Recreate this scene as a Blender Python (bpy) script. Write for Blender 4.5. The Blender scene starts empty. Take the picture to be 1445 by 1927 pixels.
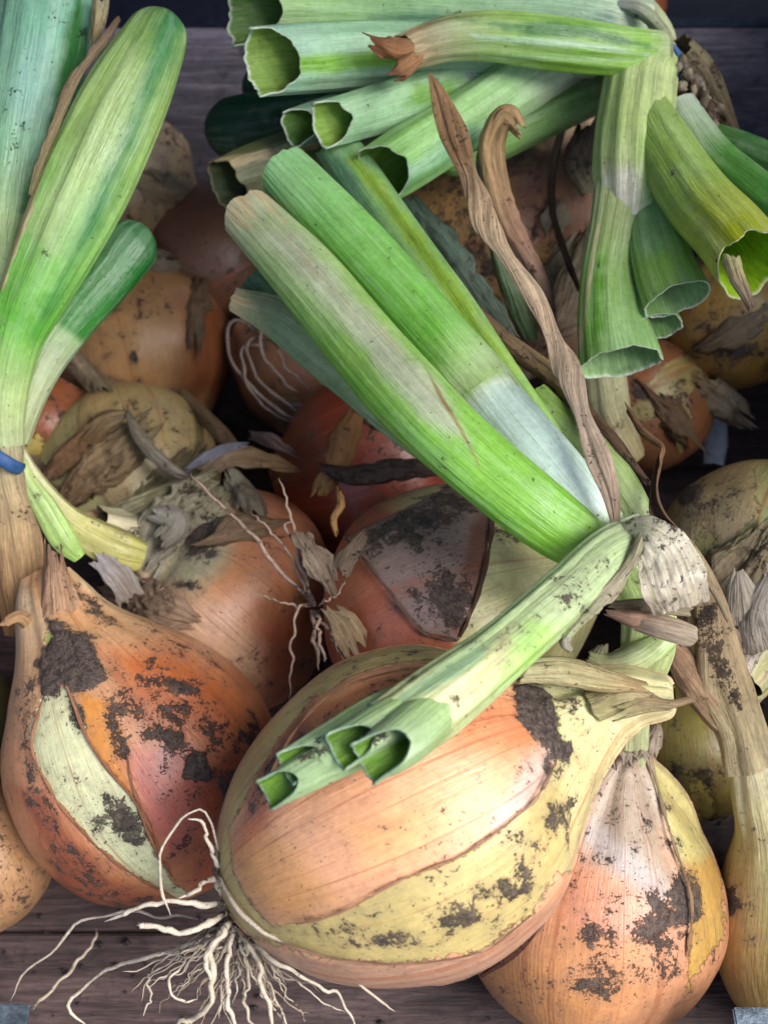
import bpy, math, random
import numpy as np
from mathutils import Vector
random.seed(7); RNG = np.random.default_rng(11)
scene = bpy.context.scene
COL = scene.collection
CM = 0.01

# ---------------------------------------------------------------- camera, sky, sun, exposure
PITCH = math.radians(50.0); CAM_H = 41.0; FPX = 963.5/math.tan(math.radians(22.5))
FWD = np.array([0, math.cos(PITCH), -math.sin(PITCH)])
UPV = np.array([0, math.sin(PITCH), math.cos(PITCH)])
RGT = np.array([1.0, 0, 0]); CAMP = np.array([0, 0, CAM_H])
cd = bpy.data.cameras.new('camera'); cam = bpy.data.objects.new('camera', cd); COL.objects.link(cam)
cam.location = CAMP*CM; cam.rotation_euler = (math.pi/2 - PITCH, 0, 0)
cd.sensor_fit = 'VERTICAL'; cd.sensor_height = 36; cd.sensor_width = 36
cd.lens = 18/math.tan(math.radians(22.5)); cd.clip_start = 0.01; cd.clip_end = 400
cd.dof.use_dof = True; cd.dof.focus_distance = 0.34; cd.dof.aperture_fstop = 16
scene.camera = cam
SUN_EL, SUN_AZ = math.radians(46), math.radians(124)   # azimuth clockwise from +Y: light comes in past the added awning from the right
w = bpy.data.worlds.new("World"); scene.world = w; w.use_nodes = True
wn = w.node_tree; sky = wn.nodes.new('ShaderNodeTexSky'); sky.sky_type = 'NISHITA'; sky.sun_disc = False
sky.sun_elevation = SUN_EL; sky.sun_rotation = SUN_AZ; sky.air_density = 1.0; sky.dust_density = 2.0; sky.ozone_density = 1.0
bg = wn.nodes['Background']; wn.links.new(sky.outputs[0], bg.inputs[0]); bg.inputs[1].default_value = 0.095
sd = bpy.data.lights.new('sun', 'SUN'); sd.energy = 2.0; sd.angle = math.radians(36); sd.color = (1, .985, .97)
sun = bpy.data.objects.new('sun', sd); COL.objects.link(sun)
sv = Vector((math.sin(SUN_AZ)*math.cos(SUN_EL), math.cos(SUN_AZ)*math.cos(SUN_EL), math.sin(SUN_EL)))
sun.rotation_euler = sv.to_track_quat('Z', 'Y').to_euler(); sun.location = (1, -1, 2)
scene.view_settings.view_transform = 'Standard'; scene.view_settings.look = 'None'
scene.view_settings.gamma = 1.0; scene.view_settings.exposure = 1.32
scene.cycles.max_bounces = 8; scene.cycles.diffuse_bounces = 4; scene.cycles.transmission_bounces = 4

# ---------------------------------------------------------------- helpers: space, noise, curves
def P(px, py, d):
    """a point of the place, in cm: seen at photo pixel px,py when d cm along the view axis"""
    return CAMP + FWD*d + RGT*((px-722.5)/FPX*d) - UPV*((py-963.5)/FPX*d)
def project(V):
    q = V - CAMP; d = q@FWD
    return np.stack([722.5+(q@RGT)/d*FPX, 963.5-(q@UPV)/d*FPX], 1), d
def lin(c):
    if isinstance(c, str):
        c = [int(c[i:i+2], 16)/255 for i in (0, 2, 4)]
    c = np.asarray(c, float)
    return np.where(c <= .04045, c/12.92, ((c+.055)/1.055)**2.4)
def _hash(i, j, k, s):
    n = (i*374761393 + j*668265263 + k*2147483647 + s*974634777) & 0xffffffff
    n = ((n ^ (n >> 13))*1274126177) & 0xffffffff
    n = ((n ^ (n >> 15))*2246822519) & 0xffffffff
    return ((n ^ (n >> 16)) & 0xffffff)/float(0xffffff)
def vnoise(p, seed=0):
    p = np.asarray(p, float); f = np.floor(p); i = f.astype(np.int64); t = p-f; t = t*t*t*(t*(t*6-15)+10)
    r = 0
    for a in (0, 1):
        wa = t[:, 0] if a else 1-t[:, 0]
        for b in (0, 1):
            wb = t[:, 1] if b else 1-t[:, 1]
            for c in (0, 1):
                wc = t[:, 2] if c else 1-t[:, 2]
                r = r + wa*wb*wc*_hash(i[:, 0]+a, i[:, 1]+b, i[:, 2]+c, seed)
    return r*2-1
def fbm(p, o=3, seed=0):
    r = 0; a = 1; p = np.asarray(p, float)
    for k in range(o):
        r = r + a*vnoise(p, seed+k*17); p = p*2.03+3.1; a *= .5
    return r/1.75
def sstep(a, b, x):
    t = np.clip((x-a)/(b-a), 0, 1); return t*t*(3-2*t)
def catmull(pts, n, dense=40):
    pts = np.asarray(pts, float)
    if len(pts) == 2:
        pts = np.stack([pts[0], (pts[0]+pts[1])/2, pts[1]])
    e = np.concatenate([[2*pts[0]-pts[1]], pts, [2*pts[-1]-pts[-2]]]); out = []
    for i in range(len(pts)-1):
        p0, p1, p2, p3 = e[i:i+4]; t = np.linspace(0, 1, dense, endpoint=False)[:, None]
        out.append(.5*((2*p1)+(-p0+p2)*t+(2*p0-5*p1+4*p2-p3)*t*t+(-p0+3*p1-3*p2+p3)*t**3))
    out = np.concatenate(out+[pts[-1:]])
    if n is None: return out
    L = np.concatenate([[0], np.cumsum(np.linalg.norm(np.diff(out[:, :3], axis=0), axis=1))])
    s = np.linspace(0, L[-1], n)
    return np.stack([np.interp(s, L, out[:, k]) for k in range(out.shape[1])], 1)
def frames(C):
    T = np.gradient(C, axis=0); T /= np.linalg.norm(T, axis=1)[:, None]+1e-9
    V = CAMP-C; V /= np.linalg.norm(V, axis=1)[:, None]
    B = np.cross(T, V); B /= np.linalg.norm(B, axis=1)[:, None]+1e-9
    for i in range(1, len(B)):
        if B[i]@B[i-1] < 0: B[i] *= -1
    N = np.cross(B, T)
    if N[len(N)//2]@V[len(N)//2] < 0: N *= -1
    return T, B, N
def sdpoly(Q, poly):
    """signed distance of 2-D points to a closed outline, positive inside"""
    poly = np.asarray(poly, float); n = len(poly); D = np.full(len(Q), 1e9); ins = np.zeros(len(Q), bool)
    for i in range(n):
        a, b = poly[i], poly[(i+1) % n]; e = b-a; q = Q-a
        t = np.clip((q@e)/(e@e+1e-9), 0, 1); D = np.minimum(D, np.linalg.norm(q-t[:, None]*e, axis=1))
        c = (a[1] > Q[:, 1]) != (b[1] > Q[:, 1])
        x = a[0]+(Q[:, 1]-a[1])/(b[1]-a[1]+1e-12)*(b[0]-a[0]); ins ^= c & (Q[:, 0] < x)
    return np.where(ins, D, -D)
def blob(x, y, rx, ry=None, ang=0, n=14, rough=.25):
    ry = ry or rx; r = random.Random(int(x*31+y*17+rx)); o = []
    for k in range(n):
        a = 2*math.pi*k/n; m = 1+rough*(r.random()*2-1); u, v = rx*m*math.cos(a), ry*m*math.sin(a)
        c, s = math.cos(math.radians(ang)), math.sin(math.radians(ang)); o.append((x+u*c-v*s, y+u*s+v*c))
    return o

# ---------------------------------------------------------------- helpers: objects
ORI = {}
def thing(name, loc, label, cat, group=None):
    o = bpy.data.objects.new(name, None); COL.objects.link(o); o.empty_display_size = .01
    o.location = Vector(loc)*CM; o['label'] = label; o['category'] = cat
    if group: o['group'] = group
    ORI[o] = np.array(loc, float); return o
def tag(o, label=None, cat=None, group=None, kind=None):
    for k, v in (('label', label), ('category', cat), ('group', group), ('kind', kind)):
        if v: o[k] = v
    return o
def mk(name, V, F, mat, parent=None, attrs=None, smooth=True, solid=0, origin=None):
    V = np.asarray(V, float); F = np.asarray(F, np.int32)
    if parent is not None: org = ORI[parent]
    else: org = np.array(origin if origin is not None else V[np.argmin(V[:, 2])], float)
    me = bpy.data.meshes.new(name); L = (V-org)*CM
    me.vertices.add(len(V)); me.vertices.foreach_set('co', L.astype(np.float32).ravel())
    k = F.shape[1]; me.loops.add(F.size); me.loops.foreach_set('vertex_index', F.ravel())
    me.polygons.add(len(F)); me.polygons.foreach_set('loop_start', np.arange(0, F.size, k, dtype=np.int32))
    me.polygons.foreach_set('use_smooth', np.full(len(F), smooth))
    me.update(calc_edges=True); me.validate()
    for a, v in (attrs or {}).items():
        v = np.asarray(v, np.float32)
        if v.ndim == 1: me.attributes.new(a, 'FLOAT', 'POINT').data.foreach_set('value', v)
        elif a == 'strk': me.attributes.new(a, 'FLOAT_VECTOR', 'POINT').data.foreach_set('vector', v.ravel())
        else:
            v4 = np.concatenate([v, np.ones((len(v), 1), np.float32)], 1)
            me.attributes.new(a, 'FLOAT_COLOR', 'POINT').data.foreach_set('color', v4.ravel())
    o = bpy.data.objects.new(name, me); COL.objects.link(o); me.materials.append(mat)
    if parent is not None:
        o.parent = parent; ORI[o] = org
    else:
        o.location = Vector(org)*CM; ORI[o] = org
    if solid:
        m = o.modifiers.new('thick', 'SOLIDIFY'); m.thickness = solid*CM; m.offset = 0
    return o
def grid_faces(nu, nv, wrap, off=0):
    i = np.arange(nu-1)[:, None]; j = np.arange(nv if wrap else nv-1)[None, :]; j2 = (j+1) % nv
    a = i*nv+j; b = i*nv+j2; c = (i+1)*nv+j2; d = (i+1)*nv+j
    return np.stack([x.ravel() for x in np.broadcast_arrays(a, b, c, d)], 1)+off
def normals(V, F):
    n = np.cross(V[F[:, 2]]-V[F[:, 0]], V[F[:, 3]]-V[F[:, 1]]); N = np.zeros_like(V)
    for k in range(4): np.add.at(N, F[:, k], n)
    return N/(np.linalg.norm(N, axis=1)[:, None]+1e-12)
def stops(s, st):
    """colour stops along s -> linear colour"""
    xs = [a for a, _ in st]; cs = np.array([lin(c) for _, c in st])
    return np.stack([np.interp(s, xs, cs[:, k]) for k in range(3)], 1)

# paint: marks that belong to the surface (skin layers, bare scales, soil), laid on the side that carries them
def paint(A, V, Nrm, ops):
    if not ops: return
    px, d = project(V); view = CAMP-V; view /= np.linalg.norm(view, axis=1)[:, None]
    fw = sstep(-.25, .1, (Nrm*view).sum(1)); sc = FPX/d
    wob = fbm(V*.9, 3, 5)*14+fbm(V*3.1, 3, 9)*7
    for op in ops:
        k, poly = op[0], op[1]; sdp = sdpoly(px, poly)
        if k == 'inner': A['sdf'] = np.where(fw > .5, np.minimum(A['sdf'], -(sdp+wob*.3)/sc), A['sdf'])
        elif k == 'outer': A['sdf'] = np.where(fw > .5, np.maximum(A['sdf'], (sdp+wob*.3)/sc), A['sdf'])
        else:
            soft = op[3] if len(op) > 3 else 8
            if k == 'dirt': soft = max(soft, 13); m = sstep(-soft, soft, sdp+wob*1.3)*fw
            else: m = sstep(-soft, soft, sdp+wob*min(1, soft/14))*fw
            if k in ('ca', 'cb'): A[k] = A[k]*(1-m[:, None])+lin(op[2])*m[:, None]
            elif k == 'both':
                for q in ('ca', 'cb'): A[q] = A[q]*(1-m[:, None])+lin(op[2])*m[:, None]
            else: A[k] = A[k]+m*op[2]

# ---------------------------------------------------------------- materials
class NT:
    def __init__(s, name):
        s.m = bpy.data.materials.new(name); s.m.use_nodes = True; s.t = s.m.node_tree
        s.p = s.t.nodes['Principled BSDF']; s.out = s.t.nodes['Material Output']
    def n(s, typ, **kw):
        o = s.t.nodes.new(typ)
        for k, v in kw.items(): setattr(o, k, v)
        return o
    def set(s, sock, v):
        if hasattr(v, 'is_linked') or isinstance(v, bpy.types.NodeSocket): s.t.links.new(v, sock)
        else: sock.default_value = v
    def math(s, op, a, b=None, clamp=False):
        o = s.n('ShaderNodeMath', operation=op, use_clamp=clamp); s.set(o.inputs[0], a)
        if b is not None: s.set(o.inputs[1], b)
        return o.outputs[0]
    def add(s, a, b): return s.math('ADD', a, b)
    def mul(s, a, b): return s.math('MULTIPLY', a, b)
    def ramp(s, x, a, b, c=0.0, d=1.0, smooth=True):
        o = s.n('ShaderNodeMapRange', interpolation_type='SMOOTHSTEP' if smooth else 'LINEAR'); s.set(o.inputs[0], x)
        for i, v in zip((1, 2, 3, 4), (a, b, c, d)): o.inputs[i].default_value = v
        return o.outputs[0]
    def mix(s, f, a, b, mode='MIX'):
        o = s.n('ShaderNodeMix', data_type='RGBA', blend_type=mode); s.set(o.inputs[0], f)
        for sock, v in ((o.inputs[6], a), (o.inputs[7], b)):
            if isinstance(v, (tuple, list, np.ndarray)): sock.default_value = (*[float(x) for x in v[:3]], 1)
            else: s.set(sock, v)
        return o.outputs[2]
    def noise(s, vec, scale, detail=4, rough=.55, dist=0):
        o = s.n('ShaderNodeTexNoise'); s.set(o.inputs['Vector'], vec); o.inputs['Scale'].default_value = scale
        o.inputs['Detail'].default_value = detail; o.inputs['Roughness'].default_value = rough; o.inputs['Distortion'].default_value = dist
        return o.outputs[0]
    def attr(s, name, out=0):
        o = s.n('ShaderNodeAttribute'); o.attribute_name = name; return o.outputs[out]
    def pos(s):
        g = s.n('ShaderNodeNewGeometry'); v = s.n('ShaderNodeVectorMath', operation='SCALE')
        s.t.links.new(g.outputs['Position'], v.inputs[0]); v.inputs['Scale'].default_value = 100; return v.outputs[0]
    def bump(s, h, strength, dist, normal=None):
        b = s.n('ShaderNodeBump'); s.set(b.inputs['Height'], h); b.inputs['Strength'].default_value = strength
        b.inputs['Distance'].default_value = dist
        if normal is not None: s.t.links.new(normal, b.inputs['Normal'])
        return b.outputs[0]

def plant_mat(name, streak=.3, fine=.25, vein=.0, veincol='8a4a20', rib=.3, rough=.38, spec=.5, trans=0.0, bloom=0.0, bloomcol='d6e6c8',
              specks=.6, wrinkle=.2, soil=1.0, edge=.32, edgecol='6a4428', sss=0.0, fibre=0.0, filmw=.34, lines=0.0, coat=0.0, sheen=0):
    t = NT(name); pos = t.pos(); strk = t.attr('strk', 1); ca = t.attr('ca'); cb = t.attr('cb')
    sdf = t.attr('sdf', 2); dirt = t.attr('dirt', 2); dry = t.attr('dry', 2)
    nf = t.noise(pos, 5.5, 5, .6)
    e = t.add(sdf, t.mul(t.add(nf, -.5), .42)); m = t.ramp(e, -.02, .02)
    base = t.mix(m, cb, ca)
    # long fibres and streaks that run from root to tip
    s1 = t.noise(strk, 1.6, 4, .6); s2 = t.noise(strk, 9.0, 3, .6)
    base = t.mix(1.0, base, t.ramp(s1, .25, .75, 1-streak, 1+streak*.55, False), 'MULTIPLY')
    base = t.mix(1.0, base, t.ramp(s2, .25, .75, 1-fine, 1+fine*.55, False), 'MULTIPLY')
    if lines:
        vl = t.n('ShaderNodeVectorMath', operation='MULTIPLY'); t.t.links.new(strk, vl.inputs[0]); vl.inputs[1].default_value = (1, 1, .12)
        ln = t.noise(vl.outputs[0], 20, 2, .5); base = t.mix(1.0, base, t.ramp(ln, .36, .62, 1-lines, 1+lines*.3), 'MULTIPLY')
    # blotches
    b1 = t.noise(pos, .9, 4, .6); base = t.mix(1.0, base, t.ramp(b1, .25, .75, .84, 1.1, False), 'MULTIPLY'); base = t.mix(1.0, base, t.ramp(nf, .3, .7, .88, 1.08, False), 'MULTIPLY')
    if bloom:
        bn = t.noise(pos, 1.5, 6, .7, .4); bm = t.mul(t.ramp(t.add(t.mul(t.add(bn, -.5), .8), t.mul(t.add(s1, -.5), 1.3)), -.06, .16), bloom)
        base = t.mix(bm, base, lin(bloomcol))
    if vein:
        vm = t.n('ShaderNodeVectorMath', operation='MULTIPLY'); t.t.links.new(strk, vm.inputs[0]); vm.inputs[1].default_value = (1, 1, .14)
        vn = t.noise(vm.outputs[0], .8, 1, .4); v = t.ramp(t.math('ABSOLUTE', t.add(vn, -.5)), .0, .02, 1, 0)
        vn2 = t.noise(vm.outputs[0], 1.9, 1, .4); v2 = t.ramp(t.math('ABSOLUTE', t.add(vn2, -.5)), .0, .02, .4, 0)
        base = t.mix(t.mul(t.mul(t.math('MAXIMUM', v, v2), vein), t.ramp(b1, .3, .6, .25, 1)), base, lin(veincol))
    if edge:
        band = t.math('MULTIPLY', t.ramp(e, -.04, .0), t.ramp(e, .0, .11, 1, 0))
        base = t.mix(t.mul(t.mul(band, edge), t.ramp(b1, .35, .6)), base, lin(edgecol))
    # drying tissue
    dn = t.add(dry, t.mul(t.add(t.noise(strk, 3.0, 5, .65), -.5), .9)); dm = t.ramp(dn, .42, .62)
    dcol = t.mix(t.ramp(s2, .3, .7), lin('b99a70'), lin('d9c8a0'))
    base = t.mix(t.mul(dm, .85), base, dcol)
    if fibre:
        fb = t.noise(strk, 14, 3, .7); base = t.mix(t.mul(t.ramp(fb, .55, .68), fibre), base, lin('4c3524'))
    # soil: crust where much, dust and crumbs where little
    n1 = t.noise(pos, 1.7, 9, .68, .3); n2 = t.noise(pos, 4.6, 6, .7); n3 = t.noise(pos, 13, 3, .6)
    crust = t.ramp(t.add(t.add(t.mul(dirt, .8*soil), t.mul(t.add(n1, -.5), 3.0)), t.mul(t.add(n3, -.5), 1.1)), .54, .84)
    spl = t.ramp(t.add(t.mul(dirt, .62*soil), t.mul(t.add(n2, -.5), 3.4)), .62, .72)
    spk = t.mul(t.ramp(t.add(n3, t.mul(dirt, .09)), .685, .72), specks)
    crumb = t.math('MAXIMUM', t.math('MAXIMUM', crust, t.mul(spl, .9)), spk)
    film = t.mul(t.ramp(t.add(t.mul(dirt, soil), t.mul(t.add(n1, -.5), 2.6)), -.05, .75), filmw)
    base = t.mix(film, base, lin('6a5750'))
    soilc = t.mix(t.ramp(t.add(t.mul(n2, .6), t.mul(n3, .4)), .38, .62), lin('302723'), lin('66564c'))
    base = t.mix(crumb, base, soilc)
    t.set(t.p.inputs['Base Color'], base)
    r = t.ramp(b1, .3, .7, rough-.06, rough+.1, False)
    r = t.math('MAXIMUM', t.math('MAXIMUM', r, t.mul(crumb, .92)), t.math('MAXIMUM', t.mul(dm, .7), t.mul(film, 1.2)))
    t.set(t.p.inputs['Roughness'], t.math('MINIMUM', r, 1.0)); t.p.inputs['Specular IOR Level'].default_value = spec
    wr = t.noise(strk, 4.0, 4, .6); h = t.add(t.mul(s2, rib), t.mul(wr, wrinkle))
    h = t.add(h, t.mul(m, .55)); h = t.add(h, t.mul(crumb, t.add(t.mul(n2, 1.1), t.mul(n3, .5)))); h = t.add(h, t.mul(nf, .06))
    nb = t.bump(h, .9, .0013); t.set(t.p.inputs['Normal'], nb)
    if sss:
        t.p.inputs['Subsurface Weight'].default_value = sss; t.p.inputs['Subsurface Radius'].default_value = (.004, .002, .001)
        t.p.inputs['Subsurface Scale'].default_value = 1.0
    if coat:
        t.p.inputs['Coat Weight'].default_value = coat; t.p.inputs['Coat Roughness'].default_value = .28
    if trans:
        tr = t.n('ShaderNodeBsdfTranslucent'); t.set(tr.inputs['Color'], base); t.set(tr.inputs['Normal'], nb)
        mx = t.n('ShaderNodeMixShader'); mx.inputs[0].default_value = trans
        t.t.links.new(t.p.outputs[0], mx.inputs[1]); t.t.links.new(tr.outputs[0], mx.inputs[2]); t.t.links.new(mx.outputs[0], t.out.inputs[0])
    return t.m
M_BULB = plant_mat('onion_skin', streak=.12, fine=.09, vein=.55, veincol='9c5030', rough=.36, spec=.48, coat=.06, specks=.9, wrinkle=.16, rib=.14)
M_PALE = plant_mat('onion_scale', streak=.2, fine=.18, lines=.18, vein=.6, veincol='7d8a45', rough=.42, specks=.7, wrinkle=.4, rib=.2)
M_LEAF = plant_mat('green_leaf', streak=.12, fine=.12, lines=.13, rough=.33, trans=.25, bloom=.13, filmw=.14, specks=.45, wrinkle=.12, rib=.3, edge=0)
M_SHEATH = plant_mat('white_sheath', streak=.08, fine=.1, lines=.1, vein=.8, veincol='8cb45c', rough=.36, specks=.35, wrinkle=.1, rib=.15, edge=0, trans=.15)
M_INNER = plant_mat('leaf_inside', streak=.2, fine=.3, rough=.5, trans=.3, specks=.2, wrinkle=.2, rib=.3, edge=0)
M_PAPER = plant_mat('papery_scale', streak=.35, fine=.4, vein=.3, veincol='6a4a38', rough=.55, spec=.3, trans=.34, specks=.6, wrinkle=1.0, rib=.6, edge=0, fibre=.2, filmw=.16)
M_DRY = plant_mat('dry_leaf', streak=.4, fine=.35, rough=.72, spec=.2, trans=.3, specks=1.0, wrinkle=.55, rib=.4, edge=0, fibre=.45, filmw=.12)
M_ROOT = plant_mat('root', streak=.15, fine=.15, rough=.6, spec=.3, trans=.1, specks=.5, wrinkle=.3, rib=.2, edge=0)

# ---------------------------------------------------------------- builders
def attrs0(n, ca, cb=None):
    return dict(ca=ca.copy(), cb=(ca if cb is None else cb).copy(), sdf=np.ones(n), dirt=np.zeros(n), dry=np.zeros(n))

BULBS = {}; OWN = {}
def bulb(name, parent, axis, prof, ca, cb, ops=(), nu=150, nv=170, squash=1.0, dirt=.1, damp=.35, lump=.05, mat=None, seed=0, strips=None, cam_off=0, fold=0):
    """a bulb and its neck as one skin: axis = (px,py,d) points root to neck, prof = (px along, px radius)"""
    pts = np.array([P(*a) for a in axis]); C = catmull(pts, 200)
    L = np.concatenate([[0], np.cumsum(np.linalg.norm(np.diff(C, axis=0), axis=1))])
    sc = FPX/np.mean([a[2] for a in axis])
    pr = catmull(np.array([(a/sc, r/sc) for a, r in prof]), nu); pr[:, 1] = np.maximum(pr[:, 1], .01)
    T, B, N = frames(C)
    a = pr[:, 0]
    def at(arr):
        o = np.stack([np.interp(a, L, arr[:, k]) for k in range(3)], 1); return o
    c = at(C); t = at(T); b = at(B); n = at(N)
    c = c + t*(np.minimum(a, 0)+np.maximum(a-L[-1], 0))[:, None]
    ang = np.linspace(math.pi, 3*math.pi, nv, endpoint=False)
    R = pr[:, 1]; Rm = R.max()
    ca_, sa_ = np.cos(ang), np.sin(ang)
    off = (b[:, None, :]*sa_[None, :, None] + n[:, None, :]*(ca_*squash)[None, :, None])
    sw = (1+lump*fbm(np.stack(np.broadcast_arrays(ca_[None]*1.3+seed, sa_[None]*1.3, (a/Rm)[:, None]*.9), -1).reshape(-1, 3), 2, seed).reshape(nu, nv))
    # necks gather into folds
    rr = R[:, None]*sw
    neck = sstep(.75, .35, R/Rm)*(a > 0.9*Rm)
    fl = vnoise(np.stack(np.broadcast_arrays(ca_[None]*3.2, sa_[None]*3.2, (a/Rm)[:, None]*.6), -1).reshape(-1, 3), seed+3).reshape(nu, nv)
    rr = rr*(1+neck[:, None]*fl*(.16+fold))
    V = (c[:, None, :]+off*rr[:, :, None]).reshape(-1, 3)
    F = grid_faces(nu, nv, True); Nn = normals(V, F)
    cc = V-np.repeat(c, nv, 0)
    if ((Nn*cc).sum(1)).mean() < 0: F = F[:, ::-1]; Nn = -Nn
    s = np.repeat((a-a[0])/(a[-1]-a[0]), nv)
    A = attrs0(len(V), stops(s, ca), stops(s, cb))
    A['dirt'] = dirt+damp*fbm(V*.38+seed*3.7, 3, seed+1)
    if strips:
        f = fbm(np.stack(np.broadcast_arrays(ca_[None]*1.4+seed, sa_[None]*1.4, (a/Rm)[:, None]*.25), -1).reshape(-1, 3), 2, seed+9)
        A['sdf'] = (f-strips)*1.6
    A['strk'] = np.stack([np.tile(ca_, nu)*Rm*1.3, np.tile(sa_, nu)*Rm*1.3, np.repeat(a, nv)*.16+seed*5], 1)
    paint(A, V, Nn, ops)
    # skin edges and crusts stand proud of the scale below
    V = V+Nn*(.055*sstep(-.03, .05, A['sdf'])+.07*sstep(.6, 1.5, A['dirt'])*(1+.8*fbm(V*4, 2, 3)))[:, None]
    BULBS[name] = project(V); OWN[name] = parent
    return mk('bulb', V, F, mat or M_BULB, parent, A)

def on(name, px, py, lift=0.0, rad=14):
    Q, d = BULBS[name]; m = np.hypot(Q[:, 0]-px, Q[:, 1]-py) < rad
    if not m.any(): m = np.hypot(Q[:, 0]-px, Q[:, 1]-py) <= np.hypot(Q[:, 0]-px, Q[:, 1]-py).min()+3
    return d[m].min()-lift

def tube(parent, path, cols, name='leaf', mat=None, nu=90, nv=56, squash=.8, tip='open', wall=.06, cut=0.0, jag=.06, ridge=.025, nr=9, roll=0.0,
         inside='9cc04a', rim='dfead0', depth=3.0, ops=(), dirt=.0, damp=.15, dry=0.0, drytip=0.0, lump=.05, seed=None, crease=0.0, crease_at=.25, sub=None):
    """a hollow leaf or stem along (px,py,d,r px): open = cut across with a wall and an inside, round = closed end, none = left open inside another part"""
    seed = seed if seed is not None else int(path[-1][0]*7+path[-1][1]*3) % 997
    W = np.array([np.concatenate([P(x, y, d), [r/FPX*d]]) for x, y, d, r in path]); S = catmull(W, nu)
    C, R = S[:, :3], np.maximum(S[:, 3], .02); T, B, N = frames(C)
    L = np.concatenate([[0], np.cumsum(np.linalg.norm(np.diff(C, axis=0), axis=1))]); Lt = L[-1]
    if tip == 'round':
        q = (Lt-L)/max(R[-1], .05); R = R*np.sqrt(np.clip(1-(1-np.clip(q/1.1, 0, 1))**2, .0004, 1))
    ang = np.linspace(math.pi, 3*math.pi, nv, endpoint=False); ca_, sa_ = np.cos(ang), np.sin(ang)
    rollv = np.linspace(0, roll, nu) if np.isscalar(roll) else np.interp(np.linspace(0, 1, nu), np.linspace(0, 1, len(roll)), roll)
    # each line of the leaf may end a little sooner or later: ragged, slanting cuts
    je = jag*fbm(np.stack([ca_*2.2, sa_*2.2, np.full(nv, seed*1.7)], 1), 3, seed)+(.12*jag)*vnoise(np.stack([ca_*9, sa_*9, np.full(nv, seed)], 1), seed+5)
    end = 1+(je*R[-1]*.9-cut*np.maximum(0, ca_)*1.0+.25*cut)/Lt if tip != 'round' else np.ones(nv)
    u = np.linspace(0, 1, nu)[:, None]*(1+(end-1)[None, :]*np.linspace(0, 1, nu)[:, None]**3)
    def sample(arr, u):
        x = np.linspace(0, 1, nu); uc = np.clip(u, 0, 1)
        v = np.stack([np.interp(uc, x, arr[:, k]) for k in range(arr.shape[1])], -1)
        return v
    Tn = T[-1]
    def surf(u, inset):
        c = sample(C, u)+(np.maximum(u-1, 0)*Lt)[..., None]*Tn; b = sample(B, u); n = sample(N, u)
        r = sample(R[:, None], u)[..., 0]; rl = sample(rollv[:, None], u)[..., 0]
        cx = np.stack([ca_*np.ones_like(u)*1.2+seed, sa_*np.ones_like(u)*1.2, u*Lt*.22], -1)
        sh = 1+lump*1.6*fbm(cx.reshape(-1, 3), 2, seed).reshape(u.shape)
        sh = sh*(1+ridge*np.cos(nr*ang+2*fbm(np.stack([np.zeros(nv), ca_, sa_], 1), 2, seed))[None, :])
        if crease: sh = sh*(1-crease*np.exp(-((ang-2*math.pi-crease_at)/.30)**2)[None, :])
        rr = np.maximum(r*sh-inset, .012)
        A_ = ang[None, :]+rl
        return c+b*(np.sin(A_)*rr)[..., None]+n*(np.cos(A_)*rr*squash)[..., None]
    V = surf(u, 0).reshape(-1, 3); F = grid_faces(nu, nv, True); Nn = normals(V, F)
    cc = V-sample(C, u).reshape(-1, 3)
    if (Nn*cc).sum() < 0: F = F[:, ::-1]; Nn = -Nn
    flip = (F[0, 1] != 1)
    s = u.reshape(-1); A = attrs0(len(V), stops(np.clip(s, 0, 1), cols))
    A['dirt'] = dirt+damp*fbm(V*.5+seed, 3, seed); A['dry'] = np.full(len(V), dry)
    if drytip:
        A['dry'] += drytip*sstep(.86, 1.0, s+.05*np.tile(je/max(jag, .01), nu))
    rm = R.mean(); A['strk'] = np.stack([np.tile(ca_, nu)*rm*1.5+seed, np.tile(sa_, nu)*rm*1.5, s*Lt*.12], 1)
    paint(A, V, Nn, ops)
    o = mk(name, V, F, mat or M_LEAF, parent, A)
    if tip == 'open':
        k = 16; di = min(depth, Lt*.6)
        ui = u[-1][None, :]-(np.linspace(0, 1, k)**1.3)[:, None]*di/Lt
        Vi = surf(np.clip(ui, 0.01, 2), wall).reshape(-1, 3)
        Vr = V[-nv:]; V2 = np.concatenate([Vr, Vr*.5+Vi[:nv]*.5+Tn*wall*.35, Vi])
        F2 = grid_faces(k+2, nv, True)
        if flip: F2 = F2[:, ::-1]
        n2 = len(V2); sr = np.repeat(np.arange(k+2), nv)
        ci = np.where((sr <= 2)[:, None], lin(rim)[None], lin(inside)[None]); A2 = attrs0(n2, ci)
        A2['strk'] = np.stack([np.tile(ca_, k+2)*rm*1.5+seed, np.tile(sa_, k+2)*rm*1.5, sr*.05], 1)
        A2['dirt'] = np.full(n2, dirt*.5)
        mk('cut_end', V2, F2, M_INNER, o if sub is None else sub, A2)
    return o

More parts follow.
